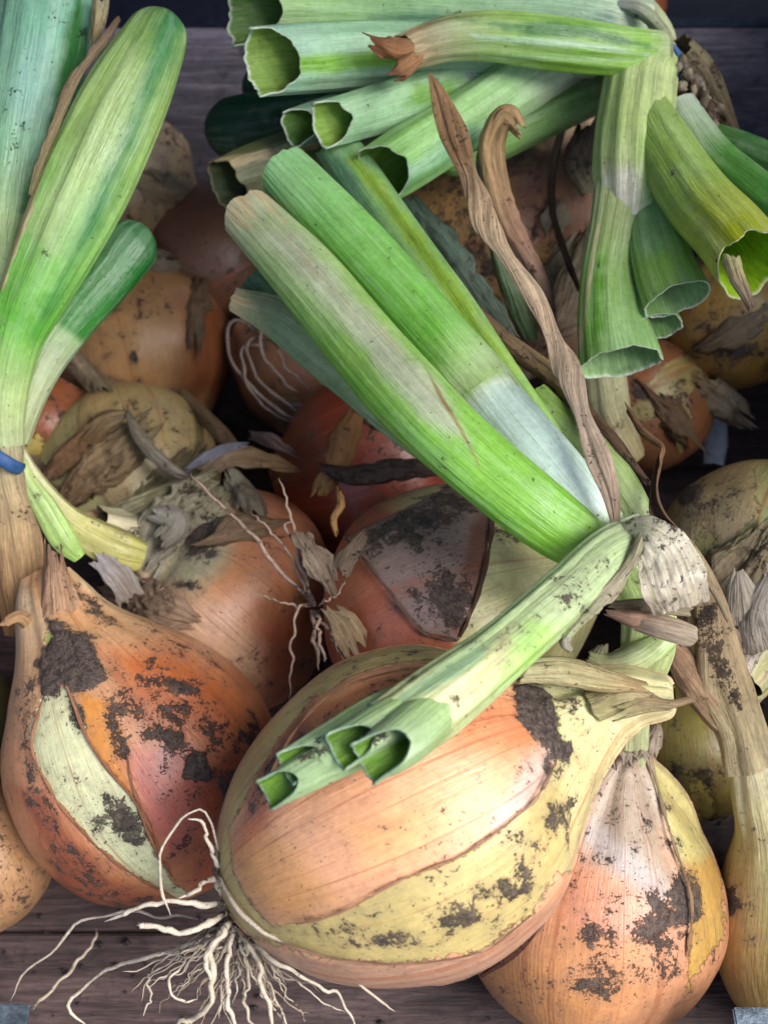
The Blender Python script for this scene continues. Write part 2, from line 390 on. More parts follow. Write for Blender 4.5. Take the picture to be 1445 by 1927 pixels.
def ribbon(parent, path, cols, name='papery_scale', mat=None, nu=70, nv=18, roll=(0, 0), curl=.3, jag=.3, sidejag=.3, ops=(), dirt=.1, damp=.3, dry=0.0,
           thick=.03, lump=.2, seed=None, label=None):
    """a flat leaf or a flap of skin along (px,py,d,half width px), rolled and cupped"""
    seed = seed if seed is not None else int(path[-1][0]*5+path[0][1]*3) % 991
    W = np.array([np.concatenate([P(x, y, d), [r/FPX*d]]) for x, y, d, r in path]); S = catmull(W, nu)
    C, R = S[:, :3], np.maximum(S[:, 3], .015); T, B, N = frames(C); Lt = np.linalg.norm(np.diff(C, axis=0), axis=1).sum()
    x = np.linspace(-1, 1, nv); g = np.linspace(0, 1, nu)
    rl = np.interp(g, np.linspace(0, 1, len(roll)), roll); rl = np.convolve(np.pad(rl, 6, 'edge'), np.ones(13)/13, 'valid')
    cv = np.interp(g, np.linspace(0, 1, np.size(curl)), np.atleast_1d(curl))
    b = B*np.cos(rl)[:, None]+N*np.sin(rl)[:, None]; n = N*np.cos(rl)[:, None]-B*np.sin(rl)[:, None]
    je = jag*fbm(np.stack([x*3, np.full(nv, seed*1.3), x*0], 1), 3, seed); je2 = jag*fbm(np.stack([x*3+9, np.full(nv, seed*1.3), x*0], 1), 3, seed+2)
    rw = 1+sidejag*1.4*np.stack([fbm(np.stack([g*Lt*1.6, np.full(nu, k*7.7+seed), g*0], 1), 3, seed+k) for k in (0, 1)])
    G, X = np.meshgrid(g, x, indexing='ij')
    Xr = X*np.where(X > 0, rw[0][:, None], rw[1][:, None])
    th = cv[:, None]*2.2*Xr; th = np.where(np.abs(th) < 1e-3, 1e-3, th); kk = Xr/th
    V = C[:, None]+b[:, None]*(R[:, None]*np.sin(th)*kk)[..., None]+n[:, None]*(-R[:, None]*(1-np.cos(th))*kk)[..., None]
    V = V+T[:, None]*((je[None]*(G**4)+je2[None]*((1-G)**4))*R.mean()*2.5)[..., None]
    nz = fbm(np.stack([X*1.6, G*Lt*.55, X*0+seed], -1).reshape(-1, 3), 3, seed+4).reshape(nu, nv)
    nz2 = fbm(np.stack([X*4.5, G*Lt*2.4, X*0+seed], -1).reshape(-1, 3), 3, seed+6).reshape(nu, nv)
    V = (V+n[:, None]*((nz*lump+nz2*lump*.5)*np.minimum(R, 1.5)[:, None])[..., None]).reshape(-1, 3)
    F = grid_faces(nu, nv, False); Nn = normals(V, F); fl = np.sign(((CAMP-V)*Nn).sum(1))[:, None]
    A = attrs0(len(V), stops(G.ravel(), cols)); A['dirt'] = dirt+damp*fbm(V*.6+seed, 3, seed); A['dry'] = np.full(len(V), dry)
    A['strk'] = np.stack([Xr.ravel()*R.mean()*1.6+seed, X.ravel()*0, G.ravel()*Lt*.10], 1)
    paint(A, V, Nn*fl, ops)
    return mk(name, V, F, mat or M_PAPER, parent, A, solid=thick)

def root(parent, path, col='d9cdb8', nu=34, nv=8, dirt=0.0, name='root'):
    W = np.array([np.concatenate([P(x, y, d), [r/FPX*d]]) for x, y, d, r in path])
    S = catmull(W, nu); S[:, 3] *= .62; C = S[:, :3]; sd = int(path[-1][0]*3+path[-1][1]) % 911
    g = np.linspace(0, 1, nu)[:, None]; C = C+np.stack([fbm(np.concatenate([g*9, g*0+k, g*0+sd], 1), 2, sd) for k in range(3)], 1)*.13*np.minimum(1, g*5)
    R = S[:, 3]*(1+.22*vnoise(np.concatenate([g*14, g*0, g*0+sd], 1), sd)); R = R*np.sqrt(np.clip((1-g[:, 0])*9, .02, 1))
    T, B, N = frames(C); ang = np.linspace(0, 2*math.pi, nv, endpoint=False)
    V = (C[:, None]+(B[:, None]*np.sin(ang)[None, :, None]+N[:, None]*np.cos(ang)[None, :, None])*R[:, None, None]).reshape(-1, 3)
    A = attrs0(len(V), np.tile(lin(col), (len(V), 1)))
    A['dirt'] = dirt+.8*np.repeat(sstep(.25, 0, g[:, 0]), nv); A['strk'] = V*np.array([2, 2, 2.])
    F = grid_faces(nu, nv, True); Nn = normals(V, F)
    if ((V-np.repeat(C, nv, 0))*Nn).sum() < 0: F = F[:, ::-1]
    return mk(name, V, F, M_ROOT, parent, A)

def peel(parent, key, pts, w, cols, lift=.07, roll=.5, **k):
    """the loosened rim of a torn skin layer: a narrow strip that stands off the bulb along the tear"""
    pts = catmull(np.array(pts, float), max(6, 3*len(pts)))
    p = [(x, y, on(key, x, y, lift), w*.34*(.4+1.2*random.random())) for x, y in pts]
    p[0] = (*p[0][:3], 2); p[-1] = (*p[-1][:3], 2)
    return ribbon(parent, p, cols, curl=.35, roll=(roll, roll*.4, roll*1.3, roll*.5, roll), sidejag=.5, lump=.25, thick=.015, nu=30*len(p)//4+40, nv=9, **k)
def husk(parent, key, x, y, ang, ln, w, c0, c1, lift=.25, curl=.5):
    """a torn papery scale that lifts off a bulb"""
    a = math.radians(ang); p = []
    for q in (0, .35, .7, 1):
        X, Y = x+math.cos(a)*ln*q, y-math.sin(a)*ln*q; p.append((X, Y, on(key, X, Y, .05+lift*q*q*2.2), w*(.75, 1, .85, .3)[int(q*3.01)]))
    return ribbon(parent, p, [(0, c0), (1, c1)], curl=curl, roll=(random.uniform(-.2, .2), random.uniform(-.6, .6)), jag=.6, sidejag=.5, lump=.28, dirt=.18, damp=.3, nu=60, nv=26, thick=.012)

# ================================================================ setting: ground, crate, the dark crate behind
def wood_mat(name, c1, c2, rough=.62, along=0):
    t = NT(name); pos = t.pos(); m = t.n('ShaderNodeMapping'); t.t.links.new(pos, m.inputs[0])
    sc = [.9, .9, .9]; sc[along] = .09; m.inputs['Scale'].default_value = sc
    oi = t.n('ShaderNodeObjectInfo'); cmb = t.n('ShaderNodeVectorMath', operation='ADD'); t.t.links.new(m.outputs[0], cmb.inputs[0])
    ml = t.math('MULTIPLY', oi.outputs['Random'], 37.0); t.t.links.new(ml, cmb.inputs[1]); g = cmb.outputs[0]
    a = t.noise(g, 2.2, 6, .65, .8); b = t.noise(g, 9, 4, .7); n = t.noise(pos, 1.3, 8, .7); f = t.noise(pos, 9, 4, .6)
    base = t.mix(t.ramp(a, .3, .7), lin(c1), lin(c2))
    base = t.mix(1.0, base, t.ramp(b, .3, .7, .6, 1.2), 'MULTIPLY')
    base = t.mix(1.0, base, t.ramp(oi.outputs['Random'], 0, 1, .8, 1.15, False), 'MULTIPLY')
    base = t.mix(t.mul(t.ramp(n, .5, .72), .75), base, lin('2a2224'))
    base = t.mix(t.ramp(f, .68, .72), base, lin('1d1817'))
    t.set(t.p.inputs['Base Color'], base); t.set(t.p.inputs['Roughness'], t.ramp(n, .3, .7, rough-.1, rough+.2))
    t.set(t.p.inputs['Normal'], t.bump(t.add(t.mul(b, .5), t.mul(a, .4)), .6, .0015)); return t.m
M_FLOOR = wood_mat('floor_wood', '3a2d2c', '5e4c49', along=0)
M_WALL = wood_mat('weathered_wood', '544f5a', '78727e', along=0)
def plain_mat(name, col, rough=.6, metal=0.0, bumpy=.2):
    t = NT(name); pos = t.pos(); n = t.noise(pos, 3, 6, .65); f = t.noise(pos, 14, 3, .6)
    base = t.mix(1.0, lin(col).tolist(), t.ramp(n, .3, .7, .75, 1.2), 'MULTIPLY')
    t.set(t.p.inputs['Base Color'], base); t.set(t.p.inputs['Roughness'], t.ramp(n, .3, .7, rough-.08, rough+.12)); t.p.inputs['Metallic'].default_value = metal
    t.set(t.p.inputs['Normal'], t.bump(t.add(n, f), bumpy, .0008)); return t.m
M_GROUND = plain_mat('dark_paving', '3c3a3c', .85, 0, .5)
M_NAVY = plain_mat('navy_plastic', '101426', .5)
M_METAL = plain_mat('blue_grey_metal', '8b98a2', .36, .85)
M_BAND = plain_mat('blue_rubber', '244c7c', .6)
M_WHITE = plain_mat('white_film', '9aa4b0', .4)

def box(name, c, s, mat, parent=None, bev=.15, rot=0, jit=.0):
    """a board or block, in cm, with softened edges"""
    import bmesh
    bm = bmesh.new(); bmesh.ops.create_cube(bm, size=1)
    for v in bm.verts: v.co = Vector((v.co.x*s[0], v.co.y*s[1], v.co.z*s[2]))
    bmesh.ops.bevel(bm, geom=bm.edges[:], offset=bev, segments=2, affect='EDGES')
    me = bpy.data.meshes.new(name); o = bpy.data.objects.new(name, me); COL.objects.link(o)
    org = ORI[parent] if parent is not None else np.array([c[0], c[1], c[2]-s[2]/2])
    cr, sr = math.cos(rot), math.sin(rot)
    for v in bm.verts:
        x, y, z = v.co; x, y = x*cr-y*sr, x*sr+y*cr
        v.co = Vector(((x+c[0]-org[0])*CM, (y+c[1]-org[1])*CM, (z+c[2]-org[2])*CM))
    bm.to_mesh(me); bm.free(); me.materials.append(mat)
    for p in me.polygons: p.use_smooth = False
    if parent is not None: o.parent = parent
    else: o.location = Vector(org)*CM
    ORI[o] = org; return o
# ground below the stall
gv = np.array([[-30000, -30000, -70], [30000, -30000, -70], [30000, 30000, -70], [-30000, 30000, -70.]])
g = mk('ground', gv, [[0, 1, 2, 3]], M_GROUND, None, smooth=False, origin=(0, 0, -70)); g['kind'] = 'structure'
tb = thing('stall_table', (0, 45, -70), 'dark stall table that carries the onion crates', 'table')
box('table_top', (0, 50, -4.2), (190, 125, 3), M_NAVY, tb, .2)
for sx in (-85, 85):
    for sy in (0, 100): box('leg', (sx, sy, -37.9), (5, 5, 64.2), M_NAVY, tb, .3)
crate = thing('onion_crate', (0, 30, -2.6), 'worn wooden crate with a greyish back board, filled with onions', 'crate')
y = 2.0
for k in range(7):                                      # floor boards with gaps
    wd = 7.0; box('floor_board', (random.uniform(-.3, .3), y+wd/2, -.6+random.uniform(-.06, .06)), (41.6, wd-.12, 1.2), M_FLOOR, crate, .12); y += wd
box('back_board', (0, 52.3, 5.9), (44.8, 1.6, 12.4), M_WALL, crate, .15)
box('front_board', (0, .9, 1.6), (44.8, 1.6, 4.2), M_FLOOR, crate, .15)
for sx in (-21.7, 21.7):
    box('side_board', (sx, 26.6, 7.4), (1.4, 49.4, 15.2), M_WALL, crate, .15)
for sx in (-18, 0, 18): box('floor_batten', (sx, 26.6, -1.95), (5, 49, 1.3), M_FLOOR, crate, .12)
# price rail clips at the front edge: bent metal tabs
def metal_tab(px0, px1, py, d):
    a = P(px0, py, d); b = P(px1, py, d); xm, wd = (a[0]+b[0])/2, abs(b[0]-a[0])
    t = thing('metal_clip', (xm, a[1], 0), None, 'clip', 'metal clips at the front of the crate')
    box('clip_plate', (xm, a[1]-.55, a[2]-.1), (wd, 1.1, .12), M_METAL, t, .05)
    box('clip_lip', (xm, a[1]-1.12, a[2]-1.6), (wd, .12, 3.1), M_METAL, t, .05)
    box('clip_foot', (xm, a[1]-.3, (a[2]-.2)/2), (wd*.6, .5, a[2]-.25), M_METAL, t, .05)
    return t
tag(metal_tab(-60, 58, 1886, 33.2), 'metal clip at the bottom left corner, beside the thin loose roots')
tag(metal_tab(1378, 1520, 1894, 33.2), 'metal clip at the bottom right corner, under the pale bottle-shaped onion')
# the next crate behind, dark inside
c2 = thing('dark_crate', (0, 76, -2.6), 'dark navy crate behind the back board', 'crate')
box('crate_floor', (0, 76, -2.0), (80, 44, 1), M_NAVY, c2, .1)
box('crate_side', (0, 54.6, 5.0), (80, 1.2, 13), M_NAVY, c2, .2)
box('crate_side', (0, 97.4, 9.5), (80, 1.2, 22), M_NAVY, c2, .2)
for sx in (-39.4, 39.4): box('crate_side', (sx, 76, 5.0), (1.2, 41.4, 13), M_NAVY, c2, .2)
box('crate_rail', (0, 70, 8), (77.4, .6, .6), M_METAL, c2, .1)
# white scraps of wrapping that show between the onions
def scrap(x, y, d, r, label):
    o = ribbon(None, [(x-r, y, d, r*.5), (x, y+4, d, r*.55), (x+r, y, d+.6, r*.4)], [(0, 'e8ecf2'), (1, 'dfe4ea')], name='plastic_scrap', mat=M_WHITE, nu=20, nv=10, thick=.02)
    return tag(o, label, 'wrapping')
scrap(1342, 1492, 42.3, 30, 'scrap of white wrapping on the crate floor left of the pale bottle-shaped onion')
tag(ribbon(None, [(1348, 786, 52, 20), (1346, 830, 51.4, 24), (1342, 872, 51, 20)], [(0, '8794a4'), (1, '7c8a98')], name='plastic_scrap', mat=M_WHITE, nu=20, nv=10, thick=.02, lump=.03, sidejag=.05, jag=.05),
    'blue grey strip of wrapping beside the round brown onion at the back', 'wrapping')

# unseen awning added above and behind to block light: it lets the daylight in from the front only
aw = thing('added_awning', (0, 75, -70), 'dark grey awning on four posts, added unseen to shade the crates', 'added awning')
box('shade_roof', (-100, 88, 66), (270, 160, 1.2), plain_mat('shade_roof_cloth', '3a3c40', .8), aw, .2)
box('shade_back', (-100, 168.6, -2), (270, 1, 134), plain_mat('shade_back_panel', '2a2c32', .8), aw, .2)
for sx in (-232, 32):
    for sy in (12, 164): box('post', (sx, sy, -2.4), (4, 4, 135.2), M_METAL, aw, .3)

# unseen crates added on either side: they keep the low daylight out of the bottom of this one
def side_stack(x, label, n):
    t = thing('added_crate_stack', (x, 44, -2.6), label, 'crates', 'stacked crates added beside the onion crate to block light')
    for k in range(n):
        z = k*15.6-2.2
        for sx in (-17.2, 17.2): box('side_board', (x+sx, 44, z+7.3), (1.4, 52, 14.4), M_WALL, t, .15)
        for sy in (18.8, 69.2): box('end_board', (x, sy, z+7.3), (32.8, 1.4, 14.4), M_WALL, t, .15)
        box('floor_board', (x, 44, z-.5), (36, 52, .9), M_FLOOR, t, .1)
side_stack(41.5, 'stack of two wooden crates right of the onion crate, added unseen to block light', 2)
side_stack(-41.5, 'stack of three wooden crates left of the onion crate, added unseen to block light', 3)

# ================================================================ onions
OR = [(0, 'c48a60'), (.15, 'cd8a5c'), (.5, 'cf8860'), (.75, 'd2a478'), (1, 'd9c7a2')]
YG = [(0, 'c2ac5e'), (.5, 'c9b35c'), (.75, 'cfc27a'), (1, 'dcd3a0')]
GP = [(1.0*0-.98, .02), (-1.0, .1), (-.97, .28), (-.8, .62), (-.45, .92), (0, 1), (.42, .9), (.74, .64), (1.0, .38), (1.3, .24), (1.7, .18)]
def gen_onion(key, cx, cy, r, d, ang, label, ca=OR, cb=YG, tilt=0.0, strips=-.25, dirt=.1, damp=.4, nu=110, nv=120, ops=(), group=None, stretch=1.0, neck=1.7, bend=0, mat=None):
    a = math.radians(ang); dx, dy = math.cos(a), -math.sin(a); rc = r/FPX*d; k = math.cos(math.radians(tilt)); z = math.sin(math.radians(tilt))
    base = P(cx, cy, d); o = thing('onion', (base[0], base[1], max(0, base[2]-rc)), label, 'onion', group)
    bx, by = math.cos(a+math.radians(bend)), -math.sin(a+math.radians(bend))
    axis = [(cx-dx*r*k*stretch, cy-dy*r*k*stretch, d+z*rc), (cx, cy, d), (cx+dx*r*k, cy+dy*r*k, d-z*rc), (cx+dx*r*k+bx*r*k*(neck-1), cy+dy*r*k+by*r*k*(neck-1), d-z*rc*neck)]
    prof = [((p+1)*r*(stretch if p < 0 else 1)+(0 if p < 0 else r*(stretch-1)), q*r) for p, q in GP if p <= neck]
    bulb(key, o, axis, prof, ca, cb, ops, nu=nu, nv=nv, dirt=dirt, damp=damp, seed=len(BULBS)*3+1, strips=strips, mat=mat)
    return o
ONG = None
# ---- the big onion in front
main = thing('onion', tuple(P(770, 1540, 33)-np.array([0, 0, 4.6])), 'large orange onion in front, its white root tuft spread at the lower left', 'onion')
SK = [(515, 1742), (475, 1700), (440, 1640), (430, 1560), (480, 1470), (525, 1390), (590, 1315), (660, 1272), (750, 1248), (850, 1240), (930, 1258), (985, 1285),
      (1042, 1380), (1044, 1440), (1012, 1500), (965, 1540), (900, 1590), (850, 1620), (760, 1652), (640, 1716), (560, 1736)]
ops = [('inner', [(300, 1100), (1400, 1100), (1400, 1900), (300, 1900)]), ('outer', SK),
       ('outer', [(470, 1760), (600, 1800), (760, 1810), (900, 1790), (1000, 1715), (1045, 1640), (1100, 1640), (1080, 1900), (440, 1900)]),
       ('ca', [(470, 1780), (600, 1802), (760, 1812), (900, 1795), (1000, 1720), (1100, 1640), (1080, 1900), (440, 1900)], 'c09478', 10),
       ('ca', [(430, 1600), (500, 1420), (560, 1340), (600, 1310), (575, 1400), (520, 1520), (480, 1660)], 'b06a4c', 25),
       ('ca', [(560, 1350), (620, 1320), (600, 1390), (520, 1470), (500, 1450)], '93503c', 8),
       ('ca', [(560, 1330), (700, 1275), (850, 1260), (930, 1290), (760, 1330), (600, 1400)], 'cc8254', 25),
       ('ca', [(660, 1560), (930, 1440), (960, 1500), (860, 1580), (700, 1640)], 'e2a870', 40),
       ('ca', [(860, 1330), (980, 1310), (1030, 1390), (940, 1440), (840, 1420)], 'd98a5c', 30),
       ('ca', [(440, 1600), (520, 1560), (640, 1690), (560, 1730), (470, 1690)], 'cd9460', 30),
       ('ca', [(980, 1430), (1040, 1400), (1040, 1450), (990, 1530), (930, 1550)], 'd3b6a6', 22),
       ('cb', [(960, 1270), (1060, 1250), (1300, 1290), (1240, 1330), (1130, 1400), (1080, 1450), (1050, 1370)], 'd6d196', 30),
       ('cb', [(1060, 1440), (1140, 1360), (1240, 1320), (1260, 1350), (1110, 1480), (1060, 1600)], 'd2c08a', 22),
       ('cb', [(560, 1740), (760, 1670), (900, 1610), (1050, 1480), (1070, 1590), (960, 1740), (800, 1790), (600, 1780)], 'c4ae70', 30),
       ('dirt', [(962, 1300), (985, 1292), (1012, 1302), (1036, 1335), (1040, 1375), (1062, 1402), (1060, 1425), (1035, 1410), (1008, 1385), (980, 1350)], 1.7, 4),
       ('dirt', [(1015, 1400), (1060, 1410), (1072, 1440), (1050, 1470), (1020, 1440)], .62, 14),
       ('dirt', blob(985, 1662, 42, 34, -30), .72, 12), ('dirt', blob(1050, 1545, 24, 44, 20), .62, 14), ('dirt', blob(1000, 1600, 30, 34), .5, 14),
       ('dirt', blob(890, 1690, 60, 26, -20), .42, 18), ('dirt', blob(840, 1730, 50, 30), .5, 14), ('dirt', blob(745, 1770, 60, 18, -8), .62, 10), ('dirt', blob(630, 1760, 50, 14), .4, 10),
       ('dirt', blob(880, 1325, 30, 40, 30), .42, 12), ('dirt', blob(1060, 1330, 40, 14, -20), .45, 8), ('dirt', [(520, 1400), (620, 1330), (760, 1265), (880, 1250), (760, 1285), (620, 1360), (500, 1480)], .42, 12),
       ('dirt', [(540, 1345), (640, 1260), (760, 1220), (860, 1212), (760, 1240), (640, 1290)], .3, 14), ('dirt', blob(500, 1480, 14, 60, 25), .5, 8)]
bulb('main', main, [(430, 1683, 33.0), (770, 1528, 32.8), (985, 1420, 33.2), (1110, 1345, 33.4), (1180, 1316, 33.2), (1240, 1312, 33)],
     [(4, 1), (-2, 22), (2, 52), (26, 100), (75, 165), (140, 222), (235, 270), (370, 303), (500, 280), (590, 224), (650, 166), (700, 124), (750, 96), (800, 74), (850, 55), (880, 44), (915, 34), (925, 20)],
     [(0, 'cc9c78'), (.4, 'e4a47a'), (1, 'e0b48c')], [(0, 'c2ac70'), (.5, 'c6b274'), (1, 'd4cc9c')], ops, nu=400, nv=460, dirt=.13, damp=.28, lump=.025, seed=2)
ribbon(main, [(1110, 1330, 32.0, 50), (1180, 1308, 31.8, 38), (1250, 1325, 31.9, 14), (1302, 1316, 32, 9)], [(0, 'd5cc92'), (.6, 'cfb98a'), (1, 'b79a74')], curl=.7, jag=.12, dirt=.1)
ribbon(main, [(985, 1262, 31.2, 30), (1060, 1258, 31.2, 40), (1140, 1275, 31.4, 30), (1215, 1290, 31.8, 14)], [(0, 'd9d3a0'), (.6, 'd6c48e'), (1, 'c9a878')], curl=.6, roll=(.2, .4), jag=.3, dirt=.15)
ribbon(main, [(640, 1838, 32.6, 8), (760, 1842, 32.0, 16), (870, 1826, 31.6, 22), (960, 1778, 31.4, 28), (1015, 1715, 31.5, 26), (1050, 1650, 31.9, 8)], [(0, 'b08468'), (.5, 'b88c74'), (1, 'a06c54')], curl=.3, roll=(-.2, -.3, -.5, -.3), jag=.4, sidejag=.5, dirt=.25, lump=.3)
ribbon(main, [(905, 1836, 31.5, 5), (975, 1788, 31.1, 9), (1020, 1728, 31.1, 9), (1054, 1660, 31.5, 3)], [(0, '4c2c20'), (.5, '5c3424'), (1, '3c2018')], name='dry_edge', mat=M_DRY, curl=.6, roll=(.4, -.4, .3), jag=.5, sidejag=.6, dirt=.45, lump=.3)
ribbon(main, [(1160, 1345, 31.7, 20), (1215, 1330, 31.7, 22), (1262, 1330, 31.9, 12)], [(0, 'd2c48c'), (1, 'c0a880')], curl=.6, jag=.6, roll=(-.5, -.2), dirt=.1)
ribbon(main, [(1150, 1300, 32.4, 26), (1205, 1296, 32.6, 24), (1250, 1300, 33, 12)], [(0, 'd4cc98'), (1, 'c9b48c')], curl=.6, jag=.6, roll=(.4, .5), dirt=.1)
# roots of the front onion
RT = [[(428, 1660, 32.4, 8), (398, 1600, 31.6, 6), (380, 1550, 31.4, 5), (352, 1546, 31.4, 5)],
      [(415, 1650, 32, 5), (405, 1560, 31.4, 3.5), (372, 1526, 31.2, 3.5), (322, 1562, 31.2, 4), (298, 1640, 31.3, 4.5), (322, 1728, 31.6, 4.5)],
      [(402, 1636, 31.9, 7), (440, 1700, 31, 7), (490, 1750, 30.6, 6.5), (560, 1788, 30.4, 5.5), (640, 1830, 30.6, 5), (744, 1902, 31, 4)],
      [(425, 1690, 32.4, 9), (402, 1658, 31.8, 9), (372, 1672, 31.5, 8), (340, 1686, 31.4, 7)],
      [(430, 1700, 32.4, 10), (370, 1702, 31.8, 9), (290, 1700, 31.6, 8), (240, 1722, 31.8, 7), (198, 1738, 32, 4)],
      [(430, 1712, 32.4, 10), (390, 1738, 31.6, 11), (330, 1752, 31.4, 9), (275, 1746, 31.3, 8), (255, 1732, 31.4, 6)],
      [(425, 1738, 32.6, 10), (398, 1785, 32, 11), (402, 1845, 32, 10), (385, 1900, 32.4, 9), (320, 1934, 33, 6)],
      [(440, 1745, 32.6, 10), (432, 1800, 32, 8), (428, 1860, 32, 8), (442, 1940, 32, 7)],
      [(436, 1730, 32.6, 9), (420, 1755, 31.6, 10), (390, 1790, 31.4, 9), (398, 1850, 31.6, 7)],
      [(430, 1745, 33, 6), (320, 1792, 34, 6), (240, 1808, 35, 6), (185, 1832, 35.6, 5), (148, 1862, 36, 5), (128, 1890, 36, 5), (165, 1936, 36, 4)],
      [(420, 1735, 33.5, 4), (300, 1722, 36, 4), (200, 1722, 37, 4), (140, 1740, 37.4, 4), (100, 1790, 37.6, 4), (50, 1830, 37.8, 4), (18, 1880, 38, 3)],
      [(450, 1750, 32.8, 9), (480, 1800, 32, 8), (500, 1870, 32, 8), (515, 1940, 32, 6)],
      [(455, 1745, 32.8, 7), (500, 1795, 31.6, 7), (560, 1832, 31.4, 6), (610, 1866, 31.6, 5), (640, 1872, 32, 5), (668, 1940, 33, 4)],
      [(445, 1750, 33, 7), (470, 1830, 33, 6), (462, 1890, 33, 5), (486, 1940, 33, 4)],
      [(340, 1790, 33.4, 3), (345, 1810, 33, 3), (320, 1850, 32.6, 4), (330, 1880, 32.6, 4), (375, 1882, 32.6, 3)],
      [(280, 1830, 35, 4), (286, 1880, 35, 3.5), (276, 1905, 35, 3)], [(60, 1900, 38, 5), (120, 1840, 38.6, 5), (170, 1780, 39.4, 5), (180, 1750, 40, 4)]]
for r_ in RT: root(main, r_, random.choice(['dccfb8', 'd6c8b4', 'cdbda6']), dirt=random.choice([0, .12, .25]))
for k in range(54):
    a = random.uniform(math.radians(205), math.radians(312)); Ln = random.uniform(80, 250); x0, y0 = 440+random.uniform(-10, 30), 1735+random.uniform(-20, 25)
    d0 = 33+random.uniform(0, 1.2); bend = random.uniform(-.7, .7); p = [(x0, y0, d0, random.uniform(2.5, 7))]
    for q in range(1, 6):
        aa = a+bend*q/5+random.uniform(-.25, .25); x0 += math.cos(aa)*Ln/5; y0 -= math.sin(aa)*Ln/5; d0 += random.uniform(-.35, .35)
        p.append((x0, y0, d0, max(2.2, p[0][3]*(1-q*.12))))
    root(main, p, random.choice(['c8b8a0', 'b8a48c', 'd2c4ae', 'a08a74']), dirt=random.choice([0, .2, .4]))

# ---- left onion, with the bound leaves of the upper left
left = thing('onion', tuple(P(270, 1445, 40)-np.array([0, 0, 4.3])), 'left orange onion with a pale stripe, black soil and leaves bound by a blue band', 'onion')
ops = [('inner', [(118, 1290), (150, 1330), (165, 1390), (205, 1450), (250, 1500), (270, 1560), (320, 1650), (350, 1680), (330, 1690), (240, 1640), (170, 1580), (110, 1510), (70, 1440), (55, 1370), (80, 1310)]),
       ('inner', [(85, 1190), (130, 1190), (150, 1250), (120, 1270), (88, 1250)]),
       ('cb', [(40, 1280), (180, 1280), (380, 1720), (150, 1640), (30, 1400)], 'd9d8a8', 20), ('cb', [(80, 1180), (140, 1180), (150, 1270), (90, 1270)], 'a3b05e', 10),
       ('ca', [(150, 1300), (215, 1330), (240, 1400), (250, 1470), (280, 1530), (300, 1620), (260, 1560), (215, 1470), (170, 1400)], 'd08a40', 10),
       ('ca', [(240, 1420), (320, 1390), (400, 1430), (400, 1540), (340, 1640), (300, 1600), (255, 1500)], 'bb6450', 30),
       ('ca', [(200, 1220), (330, 1220), (450, 1300), (480, 1420), (380, 1420), (260, 1340)], 'c66c38', 40),
       ('ca', [(400, 1450), (500, 1400), (500, 1600), (400, 1680), (340, 1660)], 'a9502f', 30),
       ('ca', [(40, 1100), (60, 1040), (110, 1030), (160, 1110), (250, 1190), (140, 1205), (90, 1170)], 'd6a070', 14),
       ('ca', [(30, 1480), (80, 1500), (200, 1640), (400, 1720), (300, 1760), (120, 1680)], 'a95a38', 20),
       ('dirt', [(70, 1250), (100, 1200), (90, 1165), (140, 1190), (185, 1210), (195, 1280), (150, 1300), (120, 1290), (80, 1330)], 1.35, 6),
       ('dirt', [(128, 1290), (150, 1330), (165, 1430), (150, 1420), (135, 1360)], .8, 8), ('dirt', [(195, 1310), (225, 1330), (245, 1440), (215, 1420)], .65, 10),
       ('dirt', [(190, 1490), (240, 1500), (285, 1590), (250, 1590), (210, 1540)], .6, 12), ('dirt', blob(372, 1445, 26, 24), .95, 6), ('dirt', blob(310, 1390, 28, 14, 20), .9, 5),
       ('dirt', blob(350, 1300, 24, 10, 15), .9, 5), ('dirt', [(210, 1260), (320, 1260), (460, 1380), (470, 1460), (420, 1480), (300, 1450), (230, 1350)], .4, 30),
       ('dirt', [(30, 1300), (75, 1250), (60, 1400), (90, 1520), (180, 1630), (300, 1700), (260, 1730), (120, 1640), (50, 1520)], .45, 14), ('dirt', blob(440, 1520, 40, 70, 20), .35, 18),
       ('dirt', [(130, 1100), (200, 1150), (240, 1190), (180, 1170), (140, 1130)], .7, 8), ('dirt', blob(470, 1390, 14, 44), .7, 8), ('dirt', blob(180, 1520, 50, 90, -30), .25, 20)]
bulb('left', left, [(415, 1640, 40.6), (276, 1448, 40), (182, 1290, 39.4), (122, 1180, 39.6), (92, 1100, 40.2), (80, 1040, 40.6)],
     [(-2, 2), (-4, 24), (12, 80), (60, 158), (130, 220), (230, 248), (330, 236), (410, 200), (470, 150), (520, 106), (570, 80), (620, 64), (660, 48)],
     OR, YG, ops, nu=330, nv=360, dirt=.2, damp=.3, lump=.03, seed=5)
ribbon(left, [(120, 1195, 38.0, 80), (115, 1140, 38.1, 66), (108, 1085, 38.5, 44), (104, 1045, 39, 26)], [(0, 'cfa47c'), (.5, 'dcb08c'), (1, 'd6a88c')], curl=.75, jag=.7, sidejag=.3, dirt=.25)
ribbon(left, [(60, 1260, 38.9, 26), (50, 1200, 38.6, 36), (40, 1170, 38.2, 30), (10, 1180, 37.8, 24)], [(0, 'c0905c'), (.6, 'cfa67a'), (1, 'b98e66')], curl=1.1, roll=(0, .6, 1.2), jag=.3, dirt=.25)
